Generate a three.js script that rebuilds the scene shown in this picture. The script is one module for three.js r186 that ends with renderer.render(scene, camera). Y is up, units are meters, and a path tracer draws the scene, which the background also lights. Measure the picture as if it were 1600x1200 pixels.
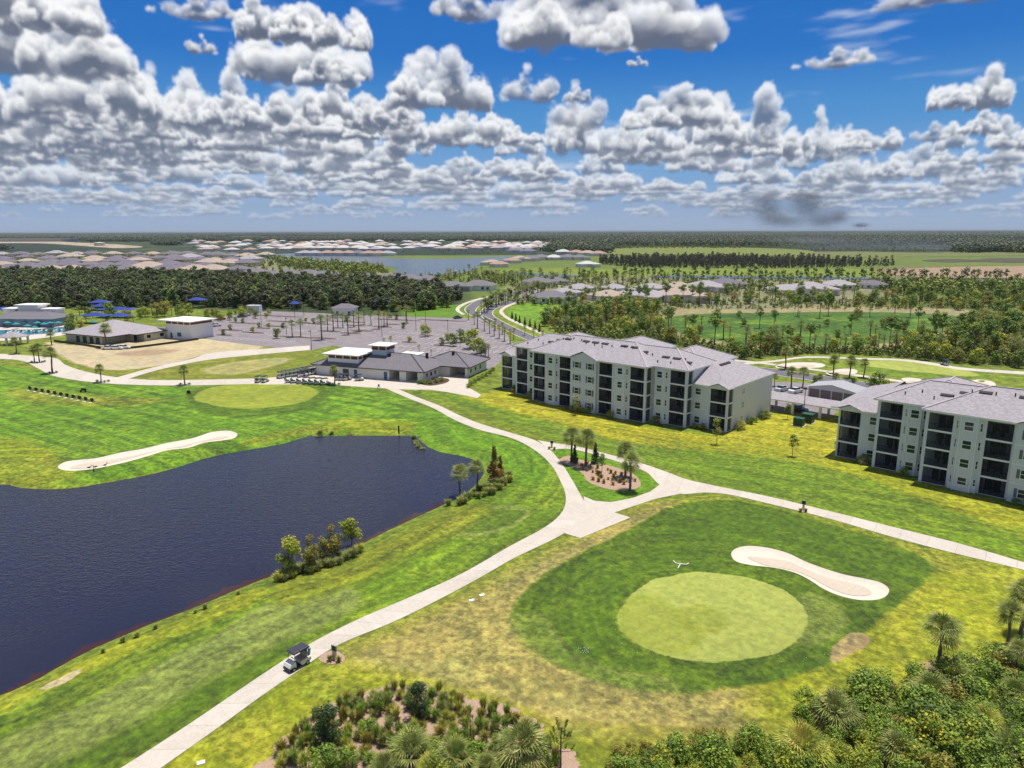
import * as THREE from 'three';
import { mergeGeometries } from 'three/addons/utils/BufferGeometryUtils.js';

// ---------------------------------------------------------------- camera, sky, sun, exposure
const scene = new THREE.Scene();
const camera = new THREE.PerspectiveCamera(2 * Math.atan(600 / 1111) * 180 / Math.PI, 4 / 3, 0.5, 90000);
camera.position.set(0, 42, 0);
camera.rotation.order = 'YXZ';
camera.rotation.x = -Math.atan(240 / 1111);
camera.rotation.z = -0.0025;
camera.updateProjectionMatrix();
camera.updateMatrixWorld(true);
scene.add(camera);

const renderer = new THREE.WebGLRenderer({ antialias: true });
renderer.setSize(1024, 768);
renderer.toneMapping = THREE.LinearToneMapping;
renderer.toneMappingExposure = 1.08;
renderer.shadowMap.enabled = true;

const SUN_DIR = new THREE.Vector3(0.13, 1, -0.17).normalize();
const sun = new THREE.DirectionalLight(new THREE.Color(1.0, 0.955, 0.86), 4.7);
sun.name = 'sun';
sun.position.copy(SUN_DIR).multiplyScalar(900).add(new THREE.Vector3(0, 0, -250));
sun.target.position.set(0, 0, -250);
sun.castShadow = true;
sun.shadow.mapSize.set(4096, 4096);
Object.assign(sun.shadow.camera, { left: -400, right: 400, top: 400, bottom: -400, near: 10, far: 2500 });
scene.add(sun, sun.target);
scene.fog = new THREE.FogExp2(new THREE.Color(0.62, 0.74, 0.9), 0.00003);

// ---------------------------------------------------------------- small tools
function rng(seed) { let a = seed >>> 0; return () => { a = (a + 0x6d2b79f5) | 0; let t = Math.imul(a ^ (a >>> 15), 1 | a); t = (t + Math.imul(t ^ (t >>> 7), 61 | t)) ^ t; return ((t ^ (t >>> 14)) >>> 0) / 4294967296; }; }
const clamp = (x, a = 0, b = 1) => Math.max(a, Math.min(b, x));
const lerp = (a, b, t) => a + (b - a) * t;
const sstep = (a, b, x) => { const t = clamp((x - a) / (b - a)); return t * t * (3 - 2 * t); };
const lin = (v) => { v /= 255; return v <= 0.04045 ? v / 12.92 : Math.pow((v + 0.055) / 1.055, 2.4); };
const linC = (c) => [lin(c[0]), lin(c[1]), lin(c[2])];
const NT = new Float32Array(65536); { const r = rng(77); for (let i = 0; i < 65536; i++) NT[i] = r(); }
function n2(x, y) {                                   // value noise, period 256
  const xi = Math.floor(x), yi = Math.floor(y); let fx = x - xi, fy = y - yi;
  fx = fx * fx * (3 - 2 * fx); fy = fy * fy * (3 - 2 * fy);
  const x0 = xi & 255, x1 = (xi + 1) & 255, y0 = (yi & 255) << 8, y1 = ((yi + 1) & 255) << 8;
  const a = NT[y0 | x0], b = NT[y0 | x1], c = NT[y1 | x0], d = NT[y1 | x1];
  return a + (b - a) * fx + (c + (d - c) * fx - a - (b - a) * fx) * fy;
}
const fbm2 = (x, y) => n2(x, y) * 0.5 + n2(x * 2.03 + 17.3, y * 2.03 + 5.1) * 0.27 + n2(x * 4.1 + 3.7, y * 4.1 + 41.2) * 0.15 + n2(x * 8.3 + 9.1, y * 8.3 + 2.2) * 0.08;
// a pixel of the 1600 x 1200 photograph gives a direction; its distance comes from the plane it touches
const _v = new THREE.Vector3();
function pdir(px, py) { return new THREE.Vector3(px / 800 - 1, 1 - py / 600, 0.5).unproject(camera).sub(camera.position).normalize(); }
function gp(px, py, h = 0) { const d = pdir(px, py); const s = (h - camera.position.y) / d.y; return new THREE.Vector3(camera.position.x + d.x * s, h, camera.position.z + d.z * s); }

// ---------------------------------------------------------------- sky: air and cumulus, computed for the whole dome
function makeSky() {
  const W = 4096, H = 2048, r = rng(5);
  // tileable 3-D noises, 64 cells a side
  const N = 64, N3 = N * N * N, F = new Float32Array(N3), Wy = new Float32Array(N3);
  for (const [per, amp] of [[8, 0.5], [16, 0.28], [32, 0.22]]) {
    const L = new Float32Array(per * per * per); for (let i = 0; i < L.length; i++) L[i] = r();
    const q = per / N;
    for (let z = 0, o = 0; z < N; z++) for (let y = 0; y < N; y++) for (let x = 0; x < N; x++, o++) {
      const X = x * q, Y = y * q, Z = z * q, xi = X | 0, yi = Y | 0, zi = Z | 0;
      let fx = X - xi, fy = Y - yi, fz = Z - zi; fx = fx * fx * (3 - 2 * fx); fy = fy * fy * (3 - 2 * fy); fz = fz * fz * (3 - 2 * fz);
      const at = (a, b, c) => L[((zi + c) % per * per + (yi + b) % per) * per + (xi + a) % per];
      const v0 = lerp(lerp(at(0, 0, 0), at(1, 0, 0), fx), lerp(at(0, 1, 0), at(1, 1, 0), fx), fy), v1 = lerp(lerp(at(0, 0, 1), at(1, 0, 1), fx), lerp(at(0, 1, 1), at(1, 1, 1), fx), fy);
      F[o] += amp * lerp(v0, v1, fz);
    }
  }
  for (const [per, amp] of [[6, 0.55], [13, 0.45]]) {
    const P = new Float32Array(per * per * per * 3); for (let i = 0; i < P.length; i++) P[i] = r();
    const q = per / N;
    for (let z = 0, o = 0; z < N; z++) for (let y = 0; y < N; y++) for (let x = 0; x < N; x++, o++) {
      const X = x * q, Y = y * q, Z = z * q, xi = X | 0, yi = Y | 0, zi = Z | 0; let best = 9;
      for (let c = -1; c < 2; c++) for (let b = -1; b < 2; b++) for (let a = -1; a < 2; a++) {
        const k = (((zi + c + per) % per * per + (yi + b + per) % per) * per + (xi + a + per) % per) * 3;
        const dx = xi + a + P[k] - X, dy = yi + b + P[k + 1] - Y, dz = zi + c + P[k + 2] - Z, d = dx * dx + dy * dy + dz * dz;
        if (d < best) best = d;
      }
      Wy[o] += amp * (1 - Math.min(1, Math.sqrt(best)));
    }
  }
  const tap = (T, x, y, z) => {
    x = ((x % N) + N) % N; y = ((y % N) + N) % N; z = ((z % N) + N) % N;
    const xi = x | 0, yi = y | 0, zi = z | 0, fx = x - xi, fy = y - yi, fz = z - zi, x1 = (xi + 1) & 63, y1 = ((yi + 1) & 63) << 6, z1 = ((zi + 1) & 63) << 12, y0 = yi << 6, z0 = zi << 12;
    const a = T[z0 | y0 | xi], b = T[z0 | y0 | x1], c = T[z0 | y1 | xi], d = T[z0 | y1 | x1], e = T[z1 | y0 | xi], f = T[z1 | y0 | x1], g = T[z1 | y1 | xi], h = T[z1 | y1 | x1];
    const p0 = a + (b - a) * fx, p1 = c + (d - c) * fx, p2 = e + (f - e) * fx, p3 = g + (h - g) * fx, q0 = p0 + (p1 - p0) * fy, q1 = p2 + (p3 - p2) * fy;
    return q0 + (q1 - q0) * fz;
  };
  // cloud shapes as density grids with the sunlight that reaches each cell
  const GX = 96, GY = 60, GZ = 56, shapes = [];
  for (let k = 0; k < 12; k++) {
    const thin = k >= 9, puffs = [], lean = (r() - 0.5) * 0.5;
    const nt = 3 + ((r() * 3) | 0);
    for (let i = 0; i < nt; i++) {
      const tx = (r() - 0.5) * 0.56, tz = (r() - 0.5) * 0.3, th = (i ? 0.3 + r() * 0.55 : 0.84) * (1 - Math.abs(tx) * 0.7), base = 0.1 + r() * 0.07, m = 5 + ((th * 6) | 0);
      for (let j = 0; j < m; j++) {
        const q = j / (m - 1), rad = base * (1.05 - 0.5 * q) * (0.7 + 0.5 * r());
        puffs.push([tx + (r() - 0.5) * 0.17 * (1.2 - q) + lean * q * 0.2, lerp(0.22, Math.max(0.3, th - rad), q), tz + (r() - 0.5) * 0.16, rad]);
      }
    }
    for (let i = 0; i < (thin ? 6 : 10); i++) puffs.push([(r() - 0.5) * 0.72, 0.2 + r() * 0.12, (r() - 0.5) * 0.36, 0.06 + r() * 0.06]);
    const S = new Float32Array(GX * GY * GZ), Lt = new Float32Array(GX * GY * GZ), ox = r() * 64, oz = r() * 64;
    for (let z = 0; z < GZ; z++) for (let x = 0; x < GX; x++) {
      let tau = 0; const X = (x + 0.5) / GX - 0.5, Z = ((z + 0.5) / GZ - 0.5) * 0.8;
      for (let y = GY - 1; y >= 0; y--) {
        const Y = (y + 0.5) / GY; let s = -1;
        for (const p of puffs) { const dx = X - p[0], dy = (Y - p[1]) * 0.62, dz = Z - p[2], v = 1 - Math.sqrt(dx * dx + dy * dy + dz * dz) / p[3]; if (v > s) s = v; }
        if (s > -0.8) {
          s += (tap(Wy, X * 44 + ox, Y * 27, Z * 44 + oz) - 0.4) * 1.15 + (tap(F, X * 60 + oz, Y * 37, Z * 60 + ox) - 0.5) * (thin ? 1.1 : 0.7);
          s -= 0.06 + sstep(0.32, 0.0, Y + (tap(F, X * 44 + ox, 9, Z * 44) - 0.5) * 0.55) * 1.5 + (thin ? 0.12 : 0) + sstep(0.36, 0.49, Math.abs(X)) * 1.8 + sstep(0.28, 0.39, Math.abs(Z)) * 1.8 + sstep(0.86, 0.98, Y) * 1.8;
        }
        const o = (y * GZ + z) * GX + x; S[o] = s;
        Lt[o] = 0.56 * Math.exp(-tau * 1.0) + 0.44 * Math.exp(-tau * 0.2);
        tau += clamp(s * 5) * 0.28;
      }
    }
    for (let pass = 0; pass < 2; pass++) {              // light that wanders sideways inside the cloud
      const c = Lt.slice(), dz = GX, dy = GX * GZ;
      for (let y = 1; y < GY - 1; y++) for (let z = 2; z < GZ - 2; z++) for (let x = 2; x < GX - 2; x++) { const o = y * dy + z * dz + x; Lt[o] = (c[o] * 2 + c[o - 2] + c[o + 2] + c[o - 2 * dz] + c[o + 2 * dz] + c[o + dy] + c[o - dy] + c[o - 1 - dz] + c[o + 1 + dz] + c[o - 1 + dz] + c[o + 1 - dz]) / 12; }
    }
    shapes.push({ S, Lt, thin });
  }
  const grid = (T, x, y, z) => {                        // trilinear, -1 outside
    if (x < 0 || y < 0 || z < 0 || x >= GX - 1 || y >= GY - 1 || z >= GZ - 1) return -1;
    const xi = x | 0, yi = y | 0, zi = z | 0, fx = x - xi, fy = y - yi, fz = z - zi, o = (yi * GZ + zi) * GX + xi, dy = GZ * GX;
    const a = T[o] + (T[o + 1] - T[o]) * fx, b = T[o + GX] + (T[o + GX + 1] - T[o + GX]) * fx, c = T[o + dy] + (T[o + dy + 1] - T[o + dy]) * fx, d = T[o + dy + GX] + (T[o + dy + GX + 1] - T[o + dy + GX]) * fx;
    const e = a + (b - a) * fz, f = c + (d - c) * fz; return e + (f - e) * fy;
  };
  // the clouds: those of the photograph by where their base lies, then fields of smaller ones all round
  const BASE = 1050, clouds = [];
  const angles = (px, py) => { const d = pdir(px, py); return [Math.atan2(d.x, -d.z), Math.asin(d.y)]; };
  const addPx = (cx, base, w, h, shape, flip, dark = 1) => {
    const [az, el] = angles(cx, base), [az2] = angles(cx + w / 2, base), [az1] = angles(cx - w / 2, base), [, el2] = angles(cx, base - h);
    clouds.push({ az, el, w: (az2 - az1) * 1.22, h: (el2 - el) * 1.12, shape, flip, dist: BASE / Math.tan(Math.max(el, 0.012)), dark });
  };
  const big = [[60, 132, 330, 190], [40, 60, 240, 130], [150, 190, 190, 120], [20, 205, 190, 110], [474, 141, 210, 122], [500, 84, 150, 92], [430, 70, 120, 84], [300, 40, 130, 60, 1], [322, 90, 60, 36, 1], [683, 180, 165, 112], [745, 46, 130, 80, 1], [950, 92, 330, 150],
    [1425, 22, 280, 50, 1], [1298, 114, 120, 44, 1], [1000, 106, 40, 18, 1], [1512, 178, 130, 80], [1527, 216, 70, 42], [815, 170, 110, 70, 1], [892, 165, 60, 30, 1], [922, 250, 140, 96], [1050, 208, 150, 76], [1152, 237, 145, 112], [1262, 258, 100, 90],
    [1352, 240, 100, 46], [1592, 240, 110, 66], [1450, 228, 90, 42, 1], [440, 218, 210, 92], [312, 240, 80, 64], [215, 252, 130, 104], [90, 250, 150, 80], [530, 222, 120, 66], [660, 232, 120, 66], [760, 236, 110, 62], [820, 290, 90, 70],
    [1000, 262, 130, 60], [1100, 274, 120, 56], [1180, 292, 120, 46], [1340, 290, 130, 62], [1430, 284, 110, 60], [1530, 296, 130, 56], [250, 290, 170, 66], [400, 276, 180, 70], [80, 300, 190, 70], [560, 290, 160, 60], [700, 296, 150, 56], [30, 262, 120, 60],
    [585, 205, 90, 50], [370, 205, 110, 60], [1215, 250, 80, 50], [945, 300, 110, 44]];
  big.forEach((b, i) => {
    const k = b[4] ? 9 + (i % 3) : (i * 5 + 2) % 9;
    addPx(b[0], b[1], b[2] * 1.12, b[3] * 1.1, k, i % 2);
    if (!b[4]) { addPx(b[0] - b[2] * 0.2, b[1] - 1, b[2] * 0.62, b[3] * (0.6 + r() * 0.3), (k + 4) % 9, r() < 0.5); addPx(b[0] + b[2] * 0.22, b[1] + 1, b[2] * 0.6, b[3] * (0.5 + r() * 0.4), (k + 7) % 9, r() < 0.5); }
  });
  for (let i = 0; i < 190; i++) {
    const t = Math.pow(r(), 0.8), base = lerp(334, 210, t) + (r() - 0.5) * 40 * t, left = r() < 0.5, cx = left ? r() * 700 - 60 : r() * 1720 - 60;
    if (cx > 900 && base < 240) continue;
    const w = lerp(56, 118, t) * (0.5 + r() * 0.9);
    addPx(cx, base, w, w * lerp(0.34, 0.72, t) * (0.55 + 0.9 * r()), (r() * 12) | 0, r() < 0.5);
  }
  for (let i = 0; i < 150; i++) { const t = r(), w = lerp(46, 110, t) * (0.6 + r()); addPx(r() * 1760 - 80, lerp(346, 300, t), w, w * (0.16 + 0.16 * r()), (r() * 12) | 0, r() < 0.5); }
  for (let i = 0; i < 1500; i++) {
    const az = (r() * 2 - 1) * Math.PI, up = r(), el = up < 0.62 ? 0.02 + Math.pow(r(), 1.3) * 0.2 : 0.18 + Math.pow(r(), 1.5) * 1.2;
    const q = Math.min(el, 0.5) / 0.2, w = (0.05 + 0.1 * q) * (0.6 + r() * 0.8), sh = (r() * 12) | 0;
    if (up >= 0.62 && i % 4) continue;
    if (Math.abs(az) - w / Math.max(0.3, Math.cos(el)) / 2 < 0.7 && el < 0.3) continue;
    clouds.push({ az, el, w: w / Math.max(0.25, Math.cos(el)), h: w * (0.35 + 0.3 * r()), shape: sh, flip: r() < 0.5, dist: BASE / Math.tan(el), dark: 1 });
  }
  clouds.sort((a, b) => b.dist - a.dist);
  const stops = [[0, 158, 177, 203], [0.03, 142, 167, 199], [0.075, 116, 160, 206], [0.14, 78, 142, 202], [0.22, 40, 112, 190], [0.4, 18, 88, 174], [0.9, 9, 64, 146], [1.58, 9, 56, 132]].map((s) => [s[0], ...linC(s.slice(1))]);
  const clear = (el, out) => { let k = 0; while (k < stops.length - 2 && el > stops[k + 1][0]) k++; const t = sstep(stops[k][0], stops[k + 1][0], el) * 0.4 + 0.6 * clamp((el - stops[k][0]) / (stops[k + 1][0] - stops[k][0])); for (let c = 0; c < 3; c++) out[c] = lerp(stops[k][c + 1], stops[k + 1][c + 1], t); };
  const WHITE = [0.98, 0.98, 0.97], SHADE = linC([84, 92, 112]), HAZE = linC([160, 178, 203]), tmp = [0, 0, 0];
  function draw(w, h, c0, c1, r0, r1, wrap) {           // a window of the equirectangular picture
    const cw = c1 - c0, ch = r1 - r0, buf = new Float32Array(cw * ch * 3);
    for (let j = 0; j < ch; j++) {
      const el = ((r0 + j + 0.5) / h - 0.5) * Math.PI; clear(Math.max(el, 0), tmp);
      for (let i = 0; i < cw; i++) {
        const az = ((c0 + i + 0.5) / w - 0.25) * 2 * Math.PI, o = (j * cw + i) * 3;
        let ci = fbm2(az * 9 + el * 30 + 40, el * 60 - az * 6 + 20) * fbm2(az * 4 + 9, el * 16 + 5); ci = sstep(0.3, 0.52, ci) * 0.5 * sstep(0.02, 0.1, el);
        for (let c = 0; c < 3; c++) buf[o + c] = lerp(tmp[c], [0.75, 0.8, 0.87][c], ci);
      }
    }
    for (const C of clouds) {
      const sh = shapes[C.shape], ca = Math.cos(Math.min(C.el + C.h * 0.4, 1.35)), ch2 = C.h, keep = Math.exp(-C.dist / 34000), tan = Math.tan(Math.min(C.el, 0.8)), asp = clamp(C.h / (C.w * ca) / 0.625, 0.5, 2.2);
      const ro = Math.floor(((C.el - ch2 * 0.12) / Math.PI + 0.5) * h), rp = Math.ceil(((C.el + ch2) / Math.PI + 0.5) * h), half = C.w / 2;
      const co = Math.floor(((C.az - half) / (2 * Math.PI) + 0.25) * w), cp = Math.ceil(((C.az + half) / (2 * Math.PI) + 0.25) * w);
      for (let row = Math.max(ro, r0); row < Math.min(rp, r1); row++) {
        const el = ((row + 0.5) / h - 0.5) * Math.PI, y0 = (el - C.el) / ch2;
        for (let col = co; col < cp; col++) {
          let k = col; if (wrap) k = ((col % w) + w) % w; if (k < c0 || k >= c1) continue;
          const az = ((col + 0.5) / w - 0.25) * 2 * Math.PI; let x0 = (az - C.az) / C.w; if (C.flip) x0 = -x0;
          const gx = (x0 + 0.5) * GX, ST = 30; let T = 1, lum = 0;
          for (let s = 0; s < ST; s++) {
            const zz = (s + 0.5) / ST, gy = (y0 + (zz - 0.5) * tan * 0.9) * GY, v0 = grid(sh.S, gx, gy, zz * GZ);
            if (v0 < -0.35) continue;
            const v = v0 + (tap(Wy, gx * 1.15 + C.az * 99, gy * 1.15 * asp, zz * 66) - 0.4) * 0.4 + (tap(F, gx * 2.9, gy * 2.9 * asp + C.el * 99, zz * 110) - 0.5) * 0.62 + (tap(F, gx * 6.1 + 7, gy * 6.1 * asp, zz * 180) - 0.5) * 0.3;
            if (v <= 0) continue;
            const a = 1 - Math.exp(-Math.min(v * 2.6, 1.1) * (sh.thin ? 0.26 : 0.62));
            lum += T * a * grid(sh.Lt, gx, Math.min(gy + v * 2, GY - 1.01), zz * GZ); T *= 1 - a;
            if (T < 0.02) break;
          }
          if (T > 0.995) continue;
          const A = 1 - T, l = clamp((lum / A - 0.24) / 0.6), o = ((row - r0) * cw + k - c0) * 3, L = Math.pow(l, 0.95);
          for (let c = 0; c < 3; c++) buf[o + c] = lerp(buf[o + c], lerp(HAZE[c], lerp(SHADE[c], WHITE[c], L), 0.35 + 0.65 * keep), A * lerp(0.55, 1, keep));
        }
      }
    }
    return buf;
  }
  const data = new Float32Array(W * H * 4), lw = 1024, lh = 512, low = draw(lw, lh, 0, lw, 256, 512, true);
  const C0 = 1024 - 500, C1 = 1024 + 500, R0 = 1024, R1 = 1024 + 240, hi = draw(W, H, C0, C1, R0, R1, false);
  for (let y = 0; y < H; y++) for (let x = 0; x < W; x++) {
    const o = (y * W + x) * 4; data[o + 3] = 1;
    if (y < 1024) { for (let c = 0; c < 3; c++) data[o + c] = [0.2, 0.24, 0.12][c]; continue; }
    if (y < R1 && x >= C0 && x < C1) { const q = ((y - R0) * (C1 - C0) + x - C0) * 3; for (let c = 0; c < 3; c++) data[o + c] = hi[q + c]; continue; }
    const fx = (x + 0.5) / 4 - 0.5, fy = Math.min(Math.max((y + 0.5) / 4 - 0.5 - 256, 0), 254.99), xi = Math.floor(fx), yi = fy | 0, tx = fx - xi, ty = fy - yi, xa = (xi + lw) % lw, xb = (xi + 1) % lw;
    for (let c = 0; c < 3; c++) data[o + c] = lerp(lerp(low[(yi * lw + xa) * 3 + c], low[(yi * lw + xb) * 3 + c], tx), lerp(low[((yi + 1) * lw + xa) * 3 + c], low[((yi + 1) * lw + xb) * 3 + c], tx), ty);
  }
  const t = new THREE.DataTexture(data, W, H, THREE.RGBAFormat, THREE.FloatType);
  t.mapping = THREE.EquirectangularReflectionMapping; t.magFilter = THREE.LinearFilter; t.needsUpdate = true;
  return t;
}
console.log('sky');
const skyTexture = makeSky();
scene.background = skyTexture;
scene.environment = skyTexture;
// ---------------------------------------------------------------- outlines read from the photograph, laid on the ground
console.log('ground');
const P = (list, h = 0) => list.map(([x, y]) => gp(x, y, h));
function smooth(points, n = 6, closed = true) {
  const c = new THREE.CatmullRomCurve3(points, closed, 'centripetal'); return c.getPoints(points.length * n).slice(0, closed ? -1 : undefined);
}
const WATER_Y = -0.75;
const pondPx = [[0, 757], [35, 763], [100, 764], [150, 757], [250, 738], [330, 714], [400, 701], [440, 694], [480, 682], [500, 676], [540, 671], [580, 669], [625, 669], [645, 677], [655, 688], [668, 698], [690, 707], [718, 712], [745, 721], [755, 736], [744, 756], [722, 774], [700, 785], [670, 799], [640, 813], [600, 832], [570, 847], [545, 862], [515, 876], [480, 888], [445, 896], [415, 903], [380, 917], [330, 938], [280, 958], [230, 977], [190, 994], [140, 1016], [100, 1037], [50, 1065], [0, 1086]];
const pond = smooth([...P(pondPx, WATER_Y), new THREE.Vector3(-70, WATER_Y, -48), new THREE.Vector3(-118, WATER_Y, -60), new THREE.Vector3(-122, WATER_Y, -100)], 5);
const bunkerPx = {
  a: [[90, 730], [105, 721], [150, 716], [190, 707], [225, 701], [262, 692], [300, 685], [332, 675], [357, 673], [371, 678], [366, 685], [345, 689], [320, 692], [295, 700], [262, 704], [225, 715], [187, 725], [140, 734], [105, 736]],
  b: [[1142, 866], [1150, 857], [1170, 853], [1200, 856], [1230, 864], [1260, 878], [1290, 889], [1320, 898], [1350, 904], [1375, 910], [1389, 920], [1385, 932], [1370, 938], [1340, 938], [1310, 931], [1285, 920], [1265, 907], [1240, 895], [1210, 888], [1175, 884], [1150, 878]],
  c: [[1212, 571], [1225, 568], [1250, 566], [1280, 567], [1289, 570], [1284, 574], [1262, 575], [1235, 576], [1215, 575]],
  d: [[1290, 583], [1300, 579], [1318, 576], [1335, 577], [1340, 580], [1334, 585], [1318, 586], [1300, 587]],
  e: [[1408, 592], [1420, 590], [1438, 592], [1450, 596], [1440, 599], [1420, 598]],
  f: [[1518, 595], [1532, 593], [1550, 596], [1556, 602], [1545, 607], [1528, 606], [1518, 601]],
};
const bunkers = {}; for (const k in bunkerPx) bunkers[k] = smooth(P(bunkerPx[k]), 4);
const lakePx = [[330, 402], [400, 399], [467, 396], [520, 399], [592, 401], [617, 404], [700, 405], [797, 401], [800, 405], [762, 410], [746, 416], [745, 421], [725, 427], [690, 430], [650, 431], [615, 427], [622, 421], [600, 416], [575, 412], [540, 412], [500, 410], [470, 408], [432, 405], [380, 404]];
const lake = smooth(P(lakePx, -0.3), 3);
function sdf(poly, x, z) {                              // distance to the outline, positive inside
  let d = 1e18, inside = false;
  for (let i = 0, j = poly.length - 1; i < poly.length; j = i++) {
    const ax = poly[j].x, az = poly[j].z, bx = poly[i].x, bz = poly[i].z, ex = bx - ax, ez = bz - az, t = clamp(((x - ax) * ex + (z - az) * ez) / (ex * ex + ez * ez + 1e-9)), qx = ax + ex * t - x, qz = az + ez * t - z;
    d = Math.min(d, qx * qx + qz * qz);
    if ((az > z) !== (bz > z) && x < ((bx - ax) * (z - az)) / (bz - az) + ax) inside = !inside;
  }
  return Math.sqrt(d) * (inside ? 1 : -1);
}
const bboxOf = (p) => { const b = new THREE.Box3().setFromPoints(p); return b; };
const pondBox = bboxOf(pond), bunkerBox = {}; for (const k in bunkers) bunkerBox[k] = bboxOf(bunkers[k]);
const near = (b, x, z, m) => x > b.min.x - m && x < b.max.x + m && z > b.min.z - m && z < b.max.z + m;
function height(x, z) {
  let y = 0;
  if (near(pondBox, x, z, 6)) { const d = sdf(pond, x, z); y = d < -5 ? 0 : d < 0 ? WATER_Y * Math.pow(1 + d / 5, 1.6) : WATER_Y - Math.min(1.6, d * 0.35); }
  for (const k in bunkers) if (near(bunkerBox[k], x, z, 1)) { const d = sdf(bunkers[k], x, z); if (d > 0) y -= 0.9 * Math.min(1, d / 1.2); }
  return y;
}
const at = (px, py) => { const p = gp(px, py); p.y = height(p.x, p.z); return p; };

// ---------------------------------------------------------------- turf colours: one painted texture for each belt of ground, with grain, dry patches and mowing lines
// distance to the pond on a coarse net: mowers follow the shore
const PD = { x0: -346, z0: -446, st: 3, nx: 231, nz: 142, a: null }; PD.a = new Float32Array(PD.nx * PD.nz); for (let j = 0; j < PD.nz; j++) for (let i = 0; i < PD.nx; i++) PD.a[j * PD.nx + i] = -sdf(pond, PD.x0 + i * PD.st, PD.z0 + j * PD.st);
const pondDist = (x, z) => { const fx = clamp((x - PD.x0) / PD.st, 0, PD.nx - 1.01), fz = clamp((z - PD.z0) / PD.st, 0, PD.nz - 1.01), i = fx | 0, j = fz | 0, tx = fx - i, tz = fz - j, o = j * PD.nx + i; return lerp(lerp(PD.a[o], PD.a[o + 1], tx), lerp(PD.a[o + PD.nx], PD.a[o + PD.nx + 1], tx), tz); };
const putC = gp(1113, 965);
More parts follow.
